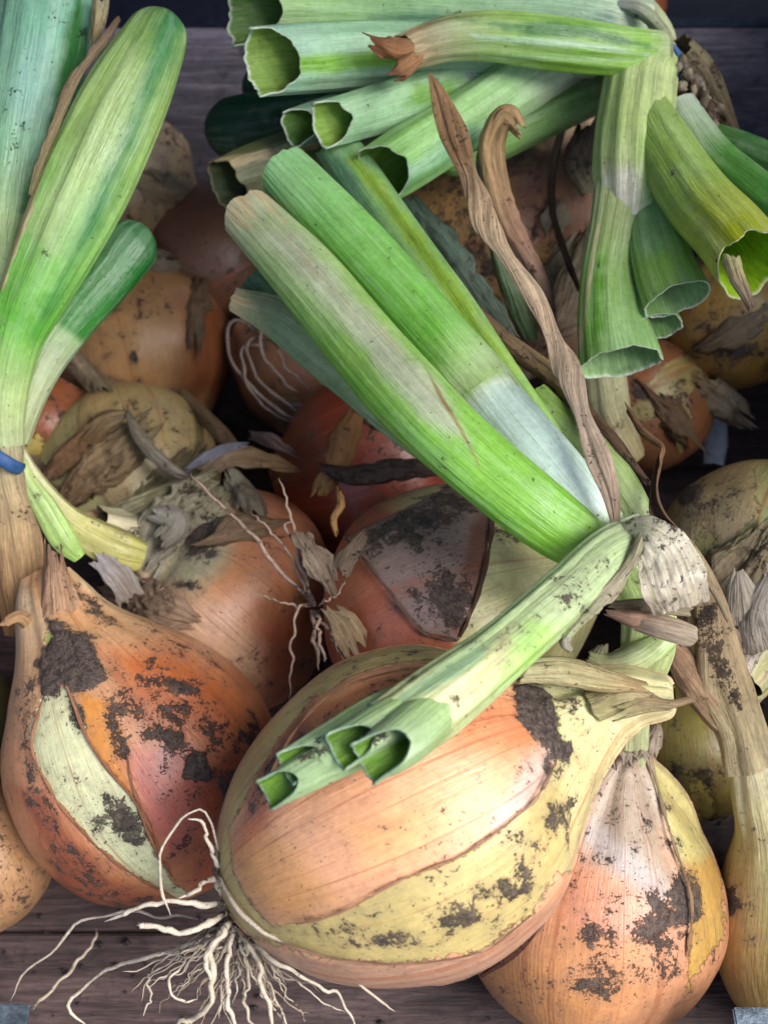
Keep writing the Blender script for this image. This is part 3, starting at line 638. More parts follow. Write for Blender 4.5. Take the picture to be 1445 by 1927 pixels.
# its dry stem runs up behind the torn skin to the band
tube(left, [(55, 1190, 41.2, 44), (40, 1080, 41, 50), (28, 980, 40.7, 46), (10, 900, 40.3, 38), (6, 835, 40, 38)], [(0, 'c08a58'), (.4, 'd0a878'), (.75, 'cfb68a'), (1, 'c9c098')], name='stem', mat=M_PAPER, tip='none', squash=.8, ridge=.07, nr=7, lump=.12, dirt=.12, damp=.3)
tube(left, [(8, 850, 40, 36), (4, 780, 39.6, 42), (14, 700, 39.2, 46), (36, 620, 38.9, 52), (80, 520, 38.5, 66), (150, 370, 38.3, 84), (225, 210, 38.4, 84), (290, 80, 38.8, 62), (316, 20, 39.2, 42)],
     [(0, 'cdd6a0'), (.14, 'bcd488'), (.28, '70c040'), (.5, '9cd070'), (.75, 'a8c870'), (1, '80ac5c')], tip='round', nu=150, nv=110, squash=.62, ridge=.014, nr=17, damp=.1, lump=.07, crease=.10, crease_at=-.75,
     ops=[('ca', [(230, 330), (300, 160), (350, 40), (340, 0), (300, 30), (250, 200), (150, 450), (60, 640)], '3f8a48', 22), ('ca', [(60, 430), (150, 260), (240, 80), (270, 120), (190, 300), (100, 470)], 'bcd88c', 26),
          ('dry', [(20, 400), (90, 180), (180, 80), (215, 40), (180, 130), (110, 240), (60, 400), (0, 560)], .75, 8), ('dirt', [(170, 90), (220, 30), (270, 8), (230, 50), (190, 110)], .35, 8)], dirt=.02)
ribbon(left, [(58, 370, 37.75, 5), (90, 280, 37.55, 11), (146, 150, 37.6, 13), (200, 75, 37.9, 11), (225, 35, 38.3, 6)], [(0, 'a8a070'), (.4, 'b49c74'), (.8, '9c8468'), (1, '7c6450')], name='dry_edge', curl=.5, roll=(-.6, -.5, -.7, -.4), sidejag=.5, lump=.15, dirt=.12)
tube(left, [(6, 850, 40.4, 34), (-6, 760, 40.2, 42), (0, 640, 39.9, 48), (14, 500, 39.7, 58), (36, 340, 39.7, 72), (70, 150, 39.9, 84), (105, -60, 40.4, 86)],
     [(0, 'cdd6a0'), (.2, 'c3d498'), (.45, 'a9c47a'), (.6, 'a0d8aa'), (.8, '98d4b0'), (1, '8cc8a4')], tip='none', nu=110, nv=80, ridge=.02, nr=13,
     ops=[('ca', [(150, -20), (165, 100), (110, 260), (60, 400), (40, 400), (100, 200), (120, 60)], '3e8440', 12), ('ca', [(10, 180), (60, 60), (100, 60), (80, 200), (40, 240)], 'a8dcc4', 20)], dirt=.08)
tube(left, [(-10, 780, 41, 30), (-30, 500, 41, 46), (-20, 200, 41.4, 50), (10, -60, 42, 46)], [(0, 'c3d498'), (.5, 'a8b87c'), (1, '8ba062')], tip='none', ridge=.02, nr=13)
ribbon(left, [(176, 80, 39.4, 14), (186, 40, 39.2, 26), (192, -10, 39.4, 30)], [(0, 'b8a070'), (1, 'cfc49a')], curl=.9, jag=.4, sidejag=.35, dirt=.25)

# ---- onion behind the left one, its swollen green neck joins the same band
mid = thing('onion', tuple(P(395, 1140, 45.5)-np.array([0, 0, 4.5])), 'big onion behind the left one, half pale grey green with a swollen neck', 'onion')
ops = [('ca', [(100, 1000), (300, 820), (440, 840), (455, 960), (420, 1060), (370, 1120), (300, 1130), (240, 1090), (150, 1100)], 'c6bf9a', 30),
       ('ca', [(180, 1060), (280, 1080), (380, 1120), (520, 1200), (520, 1320), (300, 1220), (190, 1120)], 'd6ac8a', 40), ('ca', [(430, 880), (600, 900), (640, 1120), (520, 1100), (440, 1010)], 'c8825c', 30),
       ('ca', [(480, 1180), (620, 1100), (640, 1300), (500, 1340)], '8f4a2c', 40),
       ('dirt', blob(378, 1010, 16, 40), 1.0, 6), ('dirt', blob(362, 1104, 26, 12), 1.1, 5), ('dirt', [(300, 900), (420, 880), (440, 980), (380, 1080), (300, 1040)], .35, 20), ('dirt', blob(300, 1000, 60, 20, -20), .4, 16), ('dirt', blob(520, 1260, 80, 60), .3, 20)]
bulb('mid', mid, [(560, 1280, 46.4), (400, 1135, 45.5), (290, 1040, 44.6), (215, 1010, 43.2), (150, 985, 42.2)],
     [(-4, 2), (-6, 22), (8, 70), (50, 140), (110, 200), (200, 240), (290, 228), (350, 180), (390, 120), (430, 70), (480, 50), (530, 40)],
     [(0, 'b0683c'), (.5, 'c58456'), (1, 'cdb088')], [(0, 'c2b27c'), (1, 'b7b07c')], ops, nu=220, nv=240, dirt=.16, damp=.3, seed=8)
tube(mid, [(268, 1048, 41.8, 30), (225, 1035, 41.5, 40), (175, 1010, 41.3, 36), (120, 970, 41.1, 26), (60, 900, 40.9, 22), (25, 840, 40.6, 20)], [(0, 'b4ae60'), (.4, 'c4bd78'), (.7, 'b9b888'), (1, 'c0bd90')], name='neck', mat=M_PALE, tip='none', ridge=.06, nr=6, dirt=.12)
tube(mid, [(150, 1050, 40.9, 12), (120, 1015, 40.7, 24), (85, 955, 40.5, 22), (50, 900, 40.4, 16), (30, 850, 40.4, 12)], [(0, '9fc468'), (.6, 'aac274'), (1, 'b6bd84')], name='sheath', mat=M_PALE, tip='none', ridge=.05, nr=5, dirt=.1)
ribbon(mid, [(185, 1045, 40.8, 22), (215, 1080, 40.9, 30), (250, 1130, 41.4, 26)], [(0, 'b8b2b4'), (1, 'b7a898')], curl=.2, jag=.3, dirt=.15)
ribbon(mid, [(290, 960, 42.2, 18), (330, 985, 42.0, 26), (300, 1020, 42, 20)], [(0, 'bdb8ac'), (1, 'a8a08c')], curl=.3, jag=.4, dirt=.3)
tube(mid, [(28, 830, 40.6, 26), (48, 760, 40.6, 32), (80, 680, 40.8, 42), (135, 600, 41, 48), (195, 530, 41.2, 50), (250, 460, 41.5, 52), (275, 430, 41.8, 46)],
     [(0, 'b9c08c'), (.38, 'b7c89a'), (.46, 'a9c88c'), (.49, '3f8f32'), (.75, '2f7a34'), (1, '246a34')], tip='round', nu=110, nv=70, squash=.8, ridge=.02, nr=13)
tube(mid, [(60, 700, 41.8, 20), (110, 590, 42.2, 26), (165, 480, 42.8, 32), (180, 450, 43, 30)], [(0, '9db48c'), (.5, '5c7f74'), (1, '2f5a50')], tip='round', ridge=.02)
band = thing('rubber_band', tuple(P(10, 850, 40)), 'blue rubber band round the bound stems at the left edge', 'rubber band')
cpt = [P(-8+49*math.cos(a), 848+34*math.cos(a)+8*math.sin(a), 40.2-1.05*math.sin(a)) for a in np.linspace(0, 2*math.pi, 40, endpoint=False)]
pr = []; C_ = np.array(cpt); T_ = np.roll(C_, -1, 0)-np.roll(C_, 1, 0); T_ /= np.linalg.norm(T_, axis=1)[:, None]; cen = C_.mean(0); O_ = C_-cen; O_ /= np.linalg.norm(O_, axis=1)[:, None]; U_ = np.cross(T_, O_)
an = np.linspace(0, 2*math.pi, 12, endpoint=False)
Vb = (C_[:, None]+O_[:, None]*(.10*np.cos(an))[None, :, None]+U_[:, None]*(.22*np.sin(an))[None, :, None]).reshape(-1, 3)
Fb = np.array([[i*12+j, i*12+(j+1) % 12, ((i+1) % 40)*12+(j+1) % 12, ((i+1) % 40)*12+j] for i in range(40) for j in range(12)])
mk('band_ring', Vb, Fb, M_BAND, band)

# ---- lower right onion: its twisted neck carries the thick green leaves of the centre
low = thing('onion', tuple(P(1120, 1670, 38.5)-np.array([0, 0, 4.1])), 'lower right orange onion with grey torn skin, its thick leaves fanned over the centre', 'onion')
ops = [('inner', [(1215, 1400), (1290, 1450), (1350, 1560), (1360, 1760), (1290, 1860), (1300, 1700), (1260, 1570), (1230, 1480)]),
       ('ca', [(1060, 1400), (1220, 1380), (1240, 1500), (1250, 1680), (1180, 1640), (1080, 1580)], 'ac9a84', 24), ('ca', [(1080, 1540), (1140, 1560), (1250, 1680), (1220, 1690), (1120, 1610)], 'b3a8a0', 24),
       ('ca', [(900, 1850), (1100, 1700), (1250, 1720), (1230, 1850), (1100, 1930), (950, 1930)], 'd0905c', 40), ('ca', [(1060, 1620), (1200, 1680), (1260, 1760), (1150, 1780), (1060, 1740)], 'd2906c', 30),
       ('cb', [(1200, 1380), (1300, 1400), (1360, 1560), (1300, 1700), (1240, 1560)], 'c2b676', 20), ('cb', [(1270, 1640), (1370, 1600), (1350, 1800), (1270, 1880)], 'c2984e', 20),
       ('dirt', blob(1252, 1590, 20, 22), 1.5, 5), ('dirt', blob(1220, 1565, 18, 8, -10), 1.1, 5), ('dirt', [(1280, 1630), (1320, 1660), (1310, 1730), (1270, 1740), (1265, 1680)], .7, 10), ('dirt', [(1170, 1760), (1250, 1710), (1270, 1740), (1200, 1790)], .55, 14),
       ('dirt', [(1190, 1680), (1300, 1660), (1320, 1800), (1250, 1860), (1220, 1780)], .35, 20), ('dirt', blob(1115, 1840, 40, 40), .45, 18), ('dirt', blob(985, 1870, 60, 30), .3, 16), ('dirt', blob(1120, 1760, 40, 30), .3, 16), ('dirt', blob(1180, 1480, 50, 60), .2, 20)]
bulb('low', low, [(1085, 1920, 39.0), (1112, 1690, 38.5), (1150, 1500, 37.6), (1180, 1400, 36.6), (1186, 1330, 35.6)],
     [(-6, 2), (-8, 24), (4, 80), (50, 168), (120, 224), (210, 252), (300, 242), (370, 214), (430, 174), (490, 128), (540, 82), (575, 42), (610, 34)],
     [(0, 'c88a5c'), (.5, 'd2946c'), (1, 'c9b8a2')], [(0, 'c0954c'), (.6, 'c2a85e'), (1, 'c8c08a')], ops, nu=260, nv=320, dirt=.2, damp=.34, seed=12)
tube(low, [(1190, 1460, 36.9, 20), (1190, 1400, 36.0, 28), (1192, 1340, 35.2, 32), (1205, 1280, 34.6, 40), (1220, 1215, 34.3, 48), (1215, 1140, 34.1, 50), (1180, 1075, 33.9, 54), (1130, 1015, 33.9, 52)],
     [(0, 'c4c898'), (.3, 'c0c690'), (.5, 'b8c484'), (.75, 'acc074'), (1, '9cc060')], name='stem', mat=M_PALE, tip='none', squash=.55, ridge=.03, nr=9, roll=(0, .3, .8, 1.2), lump=.12, dirt=.1, nu=120, nv=80)
ribbon(low, [(1108, 1236, 34.3, 16), (1150, 1252, 33.9, 40), (1200, 1240, 33.6, 50), (1250, 1205, 33.6, 36), (1284, 1180, 33.9, 14)], [(0, 'b9b884'), (.4, 'c4cc98'), (.8, 'b4cc80'), (1, 'c4c49c')], name='sheath', mat=M_PALE, curl=(.5, .8, .7), roll=(.2, -.2, .3), sidejag=.15, lump=.12, dirt=.1)
ribbon(low, [(1100, 1262, 34.6, 8), (1122, 1240, 34.3, 20), (1135, 1215, 34.2, 12)], [(0, 'b4a890'), (1, 'a8a080')], curl=.5, jag=.6, dirt=.15)
tube(low, [(1140, 1030, 33.6, 44), (1080, 1010, 33.1, 58), (990, 945, 32.8, 66), (860, 835, 33.2, 70), (770, 745, 34.2, 72), (690, 655, 35.6, 68), (580, 525, 37.6, 64), (505, 445, 39.0, 56), (462, 400, 39.6, 50)],
     [(0, 'b4cc80'), (.1, '88c840'), (.3, '98d454'), (.6, 'a4d464'), (.85, 'b8d08c'), (1, 'c9c8a4')], tip='open', cut=-.3, nu=170, nv=110, squash=.62, ridge=.012, nr=19, crease=.06, lump=.04, jag=.22, drytip=.55, seed=41,
     ops=[('ca', [(480, 500), (560, 590), (700, 740), (850, 880), (980, 990), (1060, 1070), (1000, 1060), (820, 900), (640, 720), (500, 560)], '84c648', 24),
          ('ca', [(560, 440), (700, 590), (830, 730), (880, 830), (820, 800), (700, 680), (600, 560), (480, 440)], 'cfd6b0', 20), ('dry', [(500, 380), (600, 470), (720, 600), (830, 740), (880, 850), (840, 800), (740, 700), (620, 560), (520, 450)], .40, 10),
          ('ca', [(800, 690), (832, 744), (868, 804), (905, 880), (901, 879), (862, 806), (826, 748)], 'a48c58', 2)], inside='a8c468', dirt=.02)
tube(low, [(1150, 1010, 33.8, 40), (1085, 950, 33.6, 60), (1010, 860, 33.8, 62), (945, 785, 34.6, 62), (905, 735, 35.2, 65), (860, 680, 35.7, 63), (770, 575, 37, 62), (660, 455, 38.6, 60), (570, 358, 39.8, 54), (532, 318, 40.2, 50)],
     [(0, 'dce6c8'), (.08, 'e6f0de'), (.33, 'dfeee4'), (.36, 'cfe4a8'), (.42, 'aee078'), (.47, '88d050'), (.75, '98dc70'), (1, 'a0d890')], tip='open', cut=-.2, nu=170, nv=110, squash=.68, ridge=.012, nr=23, lump=.03, jag=.16, drytip=.3,
     ops=[('ca', [(880, 690), (930, 670), (1000, 760), (960, 790), (890, 800), (850, 760)], 'b4d084', 14), ('dirt', [(1060, 1000), (1120, 960), (1150, 990), (1090, 1030)], .6, 8), ('ca', [(560, 400), (700, 520), (830, 680), (800, 690), (640, 520), (540, 420)], '80c454', 20)], dirt=.02)
tube(low, [(1138, 1000, 33.75, 46), (1085, 950, 33.6, 62.5), (1010, 860, 33.8, 64.5), (945, 785, 34.6, 64.5), (912, 744, 35.1, 66)], [(0, 'cfe0b8'), (.15, 'd6ecdc'), (.86, 'd0e8d8'), (.95, 'e0eed2'), (1, 'b4d484')], name='sheath', mat=M_SHEATH, tip='none', squash=.68, ridge=.012, nr=23, lump=.03, seed=int(530*7+312*3) % 997, jag=.1, damp=.1, ops=[('dirt', [(1060, 1000), (1120, 960), (1150, 990), (1090, 1030)], .55, 8)])
ribbon(low, [(908, 672, 35.1, 12), (884, 648, 35.2, 20), (850, 618, 35.5, 16)], [(0, 'dfe6e0'), (1, 'cfcfca')], name='ligule', curl=.6, jag=.3, dirt=0)
tube(low, [(1040, 830, 35.6, 26), (930, 690, 36.8, 36), (840, 565, 38.2, 42), (740, 430, 39.8, 46), (670, 330, 41, 46), (630, 270, 41.6, 42)],
     [(0, '9ccc58'), (.5, '9ac870'), (1, '94c884')], tip='open', cut=.2, squash=.5, ridge=.02, nr=9, crease=.16, nu=130, nv=80, jag=.25, lump=.06,
     ops=[('ca', [(670, 290), (740, 370), (860, 540), (980, 700), (960, 720), (830, 540), (700, 360), (650, 300)], 'aad050', 8), ('ca', [(580, 290), (640, 290), (730, 440), (850, 620), (800, 600), (680, 430)], '6f9f78', 14), ('dirt', blob(715, 435, 14, 16), .8, 6), ('dirt', blob(690, 400, 8, 40, 35), .45, 6)])
tube(low, [(1205, 985, 34.6, 32), (1150, 905, 35.2, 42), (1075, 830, 36, 44), (1000, 755, 36.8, 40)], [(0, 'b9c890'), (.3, 'a5bf6c'), (1, '84aa50')], tip='none', squash=.8, ridge=.03, nr=11, dirt=.12)
tube(low, [(1130, 1040, 33.9, 30), (960, 920, 35.4, 40), (760, 790, 37.4, 46), (640, 690, 38.6, 46), (530, 600, 39.6, 40), (440, 562, 40.4, 22)], [(0, '8fae70'), (.5, '83a070'), (.85, '8aa27a'), (1, 'b7ac84')], name='leaf', tip='open', squash=.3, ridge=.03, jag=.3, lump=.12, drytip=.5, dry=.1)
tube(low, [(760, 780, 38.6, 40), (640, 680, 39.4, 44), (540, 590, 40.2, 40), (470, 530, 41, 34)], [(0, '5f8468'), (1, '466e58')], tip='none', squash=.35, ridge=.03)
ribbon(low, [(960, 640, 40, 22), (890, 550, 41, 36), (820, 450, 42.4, 40), (760, 375, 43.4, 26)], [(0, '5c6a5a'), (.5, '64786a'), (1, '56705c')], name='dry_leaf', mat=M_PAPER, curl=.4, dry=.0, dirt=.15)

# ---- bottle shaped onion at the right edge, its straw stem folds at the knot into the cut stems on the big onion
edge = thing('onion', tuple(P(1480, 1690, 38.5)-np.array([0, 0, 3.6])), 'pale bottle-shaped onion at the right edge, its bent stem cut into four tubes', 'onion')
bulb('edge', edge, [(1510, 1925, 39), (1490, 1700, 38.5), (1440, 1480, 37.4), (1405, 1390, 36.8), (1388, 1350, 36.4)],
     [(-4, 2), (-6, 24), (6, 70), (60, 130), (150, 158), (250, 148), (340, 112), (420, 76), (490, 66), (545, 58), (590, 50)],
     [(0, 'c29a5c'), (.4, 'cdb070'), (.7, 'd4c48c'), (1, 'd6cba2')], YG, [('dirt', blob(1378, 1690, 8, 22), .9, 5), ('dirt', blob(1400, 1640, 60, 120), .25, 40)], nu=200, nv=180, dirt=.04, damp=.2, seed=15, mat=M_PALE)
tube(edge, [(1412, 1440, 36.4, 56), (1390, 1370, 36.2, 48), (1355, 1290, 35.8, 52), (1338, 1200, 35.2, 40), (1320, 1120, 34.6, 34), (1280, 1040, 34, 30), (1225, 1000, 33.6, 34)],
     [(0, 'c5b48c'), (.3, 'c4ae84'), (.6, 'b59a78'), (1, 'c0ac88')], name='stem', mat=M_DRY, tip='none', squash=.75, ridge=.10, nr=6, lump=.16, nu=120, ops=[('dirt', [(1300, 1130), (1345, 1130), (1370, 1260), (1390, 1330), (1345, 1290), (1310, 1200)], .75, 10)], dirt=.1, roll=.8)
ribbon(edge, [(1400, 1385, 35.9, 50), (1330, 1310, 35.4, 46), (1285, 1250, 35.1, 40), (1262, 1215, 35, 24)], [(0, 'bfa27c'), (1, 'b08a6c')], curl=.6, jag=.3, dirt=.15, mat=M_DRY)
FS = 61
tube(edge, [(1215, 1002, 33.2, 36), (1150, 1040, 31.8, 46), (1080, 1105, 30.7, 52), (1000, 1175, 29.6, 54), (930, 1235, 28.8, 58), (860, 1290, 28.2, 66), (800, 1335, 27.9, 70), (745, 1372, 27.8, 66)],
     [(0, 'b9c4a0'), (.2, 'b4c890'), (.5, 'b3c490'), (.7, 'a9c084'), (1, 'b9bb84')], name='stem', mat=M_PALE, tip='open', cut=.6, jag=.3, nu=130, nv=90, squash=.7, ridge=.04, nr=8, lump=.10, seed=FS, inside='7f9a4a',
     ops=[('ca', [(1000, 1170), (1060, 1170), (1010, 1250), (930, 1300), (930, 1240)], 'a4cc6c', 22), ('ca', [(960, 1180), (960, 1250), (820, 1390), (740, 1450), (700, 1420), (840, 1280)], 'c3bd88', 20), ('ca', [(840, 1250), (940, 1190), (900, 1250), (760, 1330), (600, 1400)], '8fae84', 14),
          ('dirt', [(640, 1390), (700, 1365), (745, 1380), (720, 1420), (650, 1420)], .9, 8), ('dirt', [(760, 1270), (900, 1190), (960, 1170), (1000, 1190), (900, 1220), (780, 1290)], .35, 10), ('dirt', blob(1080, 1110, 60, 40, -40), .2, 20)], dirt=.06, damp=.22)
for p, cut in (([(860, 1300, 29.0, 30), (720, 1378, 28.1, 42), (600, 1440, 27.9, 38), (512, 1488, 28.0, 31)], 1.0), ([(850, 1280, 29.0, 30), (720, 1345, 28.3, 40), (640, 1390, 28, 38), (552, 1440, 27.8, 33)], .9),
               ([(860, 1280, 29.0, 30), (740, 1355, 27.6, 42), (648, 1408, 27.2, 38)], .9), ([(900, 1265, 29.0, 34), (800, 1355, 27.5, 50), (745, 1400, 26.9, 50), (700, 1428, 26.8, 44)], 1.0)):
    tube(edge, p, [(0, 'a9c088'), (.6, 'a4c080'), (1, 'a9c494')], tip='open', cut=cut, jag=.12, squash=.8, ridge=.03, nr=8, inside='6f9a2c', rim='a9c4a0', depth=2.2, ops=[('dirt', blob(600, 1415, 60, 12, -25), .6, 8), ('dirt', blob(690, 1385, 50, 16, -10), .7, 8)], dirt=.06)
ribbon(edge, [(1162, 1034, 32.5, 20), (1192, 1008, 31.8, 36), (1222, 1016, 31.3, 48), (1250, 1050, 31.2, 60), (1268, 1100, 31.0, 64), (1284, 1148, 31.5, 58)], [(0, 'c4c09a'), (.25, 'd4ccaa'), (.6, 'd6cbb0'), (1, 'c4b49c')], mat=M_PALE, curl=(.4, .3, .1, .03, .12), roll=(0, -.1, .15, -.15), jag=.12, sidejag=.12, dirt=.3, damp=.35, lump=.10, nv=44, nu=90)
ribbon(edge, [(1205, 1005, 31.5, 12), (1172, 1070, 31.0, 26), (1110, 1130, 30.3, 30), (1060, 1195, 29.6, 16)], [(0, 'c0b894'), (.5, 'b7ad90'), (1, 'b9c090')], curl=.7, jag=.3, sidejag=.4, roll=(-.5, -.9), dirt=.15)
ribbon(edge, [(1085, 1170, 30, 12), (1062, 1205, 29.8, 18), (1075, 1228, 29.9, 8)], [(0, 'd0cdb8'), (1, 'bfbba4')], curl=.8, jag=.4, dirt=.05, seed=5)

# ---- large pale onion at the right
right = gen_onion('right', 1440, 1100, 222, 41, 250, 'large pale onion at the right edge with a star of torn papery skin', ca=[(0, 'a88a58'), (.4, 'b39c6c'), (.7, 'c0b08c'), (1, 'c4b49c')], cb=[(0, 'b0a060'), (1, 'b8b480')],
    tilt=38, strips=-.05, dirt=.14, damp=.36, nu=180, nv=200, ops=[('dirt', blob(1290, 925, 34, 18), 1.0, 6), ('cb', [(1340, 1100), (1400, 1000), (1460, 930), (1460, 1000), (1400, 1090)], 'a9b078', 20), ('inner', [(1330, 1110), (1390, 1000), (1460, 930), (1460, 1010), (1410, 1100)]),
    ('ca', [(1300, 1160), (1460, 1060), (1460, 1360), (1350, 1340)], 'c0b0a0', 30), ('dirt', blob(1340, 960, 80, 30, -30), .3, 20)], neck=1.3)
ribbon(right, [(1400, 1180, 36.8, 40), (1395, 1120, 36.6, 30), (1388, 1075, 36.4, 8)], [(0, 'c3b49c'), (1, 'd3c8b4')], curl=.3, jag=.2, dirt=.1)
ribbon(right, [(1440, 1230, 36.8, 60), (1425, 1160, 36.5, 40), (1450, 1080, 36.4, 14)], [(0, 'c0b2a0'), (1, 'cfc4b4')], curl=.4, jag=.3, dirt=.1)
ribbon(right, [(1370, 1240, 36.9, 50), (1345, 1180, 36.6, 34), (1300, 1120, 36.2, 10)], [(0, 'b09884'), (1, 'a58c74')], curl=.4, jag=.3, dirt=.2)
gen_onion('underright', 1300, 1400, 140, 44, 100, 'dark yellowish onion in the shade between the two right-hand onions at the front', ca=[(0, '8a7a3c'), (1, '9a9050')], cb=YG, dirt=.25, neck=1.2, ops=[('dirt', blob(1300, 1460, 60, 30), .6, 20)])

# ---- centre onion with the loose brown skin
ctr = gen_onion('ctr', 860, 1150, 244, 41, 20, 'orange onion under the leaves with a dirty brown skin flap and a bare pale side', ca=[(0, 'a86040'), (.5, 'b48870'), (1, 'b49a84')], cb=[(0, 'c07a52'), (.4, 'cf9a6c'), (.6, 'd3cc94'), (1, 'd6d3a4')],
    tilt=10, strips=None, dirt=.1, damp=.25, nu=220, nv=240,
    ops=[('inner', [(500, 850), (1200, 850), (1200, 1500), (500, 1500)]), ('outer', [(648, 1010), (760, 960), (880, 900), (960, 880), (930, 960), (915, 1060), (890, 1140), (862, 1205), (800, 1190), (750, 1140), (690, 1060)]),
         ('ca', [(600, 800), (1000, 800), (1000, 1300), (600, 1300)], '9c8478', 10), ('cb', [(560, 900), (740, 960), (780, 1100), (880, 1240), (700, 1320), (560, 1300)], 'b5694c', 14), ('cb', [(880, 900), (1200, 900), (1200, 1300), (860, 1300)], 'd3ce90', 14),
         ('dirt', [(660, 1010), (760, 960), (880, 900), (930, 900), (920, 960), (800, 1010), (700, 1050)], .85, 14), ('dirt', blob(840, 1130, 50, 40), .55, 20), ('dirt', [(700, 1050), (900, 980), (900, 1100), (860, 1200), (760, 1140)], .3, 20), ('dirt', blob(960, 1010, 40, 14), .5, 8), ('ca', [(880, 1000), (940, 920), (920, 1060), (870, 1200), (850, 1190)], '8a5a48', 10)], neck=1.25)
for p in ([(592, 1140, 38.3, 6), (565, 1060, 37.8, 6), (545, 980, 38, 5), (528, 895, 38.6, 4)], [(588, 1135, 38.3, 6), (520, 1060, 38, 6), (440, 975, 38.6, 5), (375, 915, 39.2, 4), (363, 890, 39.4, 3)],
          [(590, 1140, 38.2, 5), (540, 1040, 37.9, 4), (500, 990, 38.2, 4), (472, 965, 38.6, 3)], [(592, 1150, 38.3, 6), (604, 1200, 37.6, 6), (615, 1250, 37.4, 5)], [(598, 1150, 38.3, 6), (625, 1200, 37.6, 5), (650, 1240, 37.4, 4)],
          [(586, 1150, 38.3, 6), (590, 1200, 37.6, 6), (598, 1260, 37.5, 5)], [(580, 1135, 38.2, 5), (556, 1150, 37.4, 4), (548, 1230, 37.2, 4), (543, 1312, 37.4, 3)], [(585, 1140, 38.2, 5), (530, 1135, 38, 4), (490, 1115, 38.2, 3)],
          [(590, 1130, 38.2, 5), (555, 1020, 37.8, 5), (540, 990, 37.8, 5), (555, 985, 37.8, 3)], [(600, 1140, 38.2, 4), (630, 1120, 37.8, 3), (650, 1090, 37.8, 2.5)]):
    root(ctr, p, random.choice(['a88c7c', '9c8474', 'b89c88']), dirt=.25)
ribbon(ctr, [(560, 1000, 37.4, 14), (585, 1040, 37.1, 26), (608, 1075, 37.1, 30), (622, 1105, 37.2, 20)], [(0, '94806c'), (.5, 'a4917a'), (1, '8c7460')], curl=.15, jag=.6, sidejag=.5, dirt=.25)
ribbon(ctr, [(690, 1000, 37.0, 8), (660, 1040, 36.9, 20), (640, 1080, 37.1, 20)], [(0, '7c6450'), (1, '94806a')], curl=.3, jag=.5, sidejag=.5, dirt=.3)
ribbon(ctr, [(620, 1150, 37.8, 14), (646, 1180, 37.5, 30), (668, 1225, 37.3, 30)], [(0, 'b8a07c'), (1, 'c0a078')], curl=.12, jag=.6, dirt=.2)

# ---- onions further back: darker, dirtier skins carry some of the rear shade
BK = 'onions heaped at the back of the crate'
gen_onion('pale', 250, 905, 172, 50, 285, 'pale straw-coloured onion with soil, under the curled skins left of the centre', ca=[(0, 'b89a62'), (.5, 'b39c68'), (1, 'a89a70')], cb=[(0, 'b8aa6c'), (1, 'b4b078')], tilt=35, dirt=.2, neck=1.4, group=BK,
    ops=[('dirt', blob(350, 920, 34, 60), .9, 14), ('dirt', [(130, 900), (250, 800), (290, 810), (180, 910), (130, 960)], .45, 14)])
gen_onion('farleft', 270, 655, 168, 55, 285, 'light brown onion with a dark seam below the cut green leaves at the left', ca=[(0, 'a87c4a'), (.5, 'b88c58'), (1, 'a87c58')], cb=YG, tilt=-5, dirt=.12, group=BK, strips=-.5,
    ops=[('dirt', [(200, 560), (300, 520), (330, 600), (260, 610)], .5, 20), ('dirt', [(245, 620), (256, 620), (262, 700), (285, 750), (270, 750), (250, 690)], 1.2, 2), ('ca', [(330, 560), (440, 560), (440, 760), (350, 740)], '8f5230', 30)], neck=1.15)
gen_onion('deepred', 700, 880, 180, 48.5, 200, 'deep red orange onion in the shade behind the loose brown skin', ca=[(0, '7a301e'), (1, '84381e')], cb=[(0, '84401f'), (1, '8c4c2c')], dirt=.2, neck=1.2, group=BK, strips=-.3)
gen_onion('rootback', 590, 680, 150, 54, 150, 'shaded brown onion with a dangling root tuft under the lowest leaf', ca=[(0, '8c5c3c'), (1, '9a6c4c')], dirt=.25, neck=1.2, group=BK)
gen_onion('brownright', 1210, 765, 126, 50, 215, 'round brown onion with a torn yellowish skin, right of the dry twisted leaf', ca=[(0, '9a6238'), (.5, 'a06a44'), (1, '94643c')], cb=[(0, 'b39c5c'), (1, 'b3a468')], dirt=.2, neck=1.2, group=BK,
    ops=[('inner', [(1190, 740), (1260, 690), (1300, 780), (1280, 850), (1250, 790)]), ('dirt', blob(1210, 740, 26, 14, 30), .9, 6), ('dirt', blob(1280, 770, 18, 50), .6, 10), ('dirt', blob(1200, 800, 40, 40), .3, 16)])
gen_onion('speckled', 900, 450, 205, 52, 40, 'yellow onion speckled with black soil, seen between the green leaves at the back', ca=[(0, 'b08648'), (.5, 'b98f54'), (1, 'b58c68')], cb=[(0, 'c0a468'), (1, 'c0ac80')], dirt=.42, damp=.4, neck=1.3, group=BK, nu=150, nv=160,
    ops=[('dirt', blob(830, 420, 60, 70), .25, 30), ('dirt', blob(900, 500, 50, 30), .5, 12), ('ca', [(960, 300), (1060, 300), (1080, 440), (980, 460)], 'b07c60', 20)])
gen_onion('pinkback', 1090, 400, 150, 51, 90, 'pinkish tan onion under loose dry leaves behind the hanging leaves at the right', ca=[(0, 'a8765a'), (.5, 'b08468'), (1, 'bcae90')], cb=[(0, 'c4b890'), (1, 'c9c4a4')], dirt=.22, neck=1.4, group=BK, strips=.0)
gen_onion('seam', 1100, 590, 140, 50.5, 120, 'brown onion in the gap left of the hanging cut leaves', ca=[(0, '8c6a50'), (1, 'a08468')], dirt=.35, neck=1.3, group=BK)
o12 = gen_onion('yellowright', 1375, 600, 130, 50, 80, 'dark yellow onion below the lime cut leaf at the right edge', ca=[(0, '9c7430'), (.5, 'a8843c'), (1, 'a89054')], dirt=.2, neck=1.2, group=BK, ops=[('dirt', blob(1380, 660, 80, 30), .5, 20)])
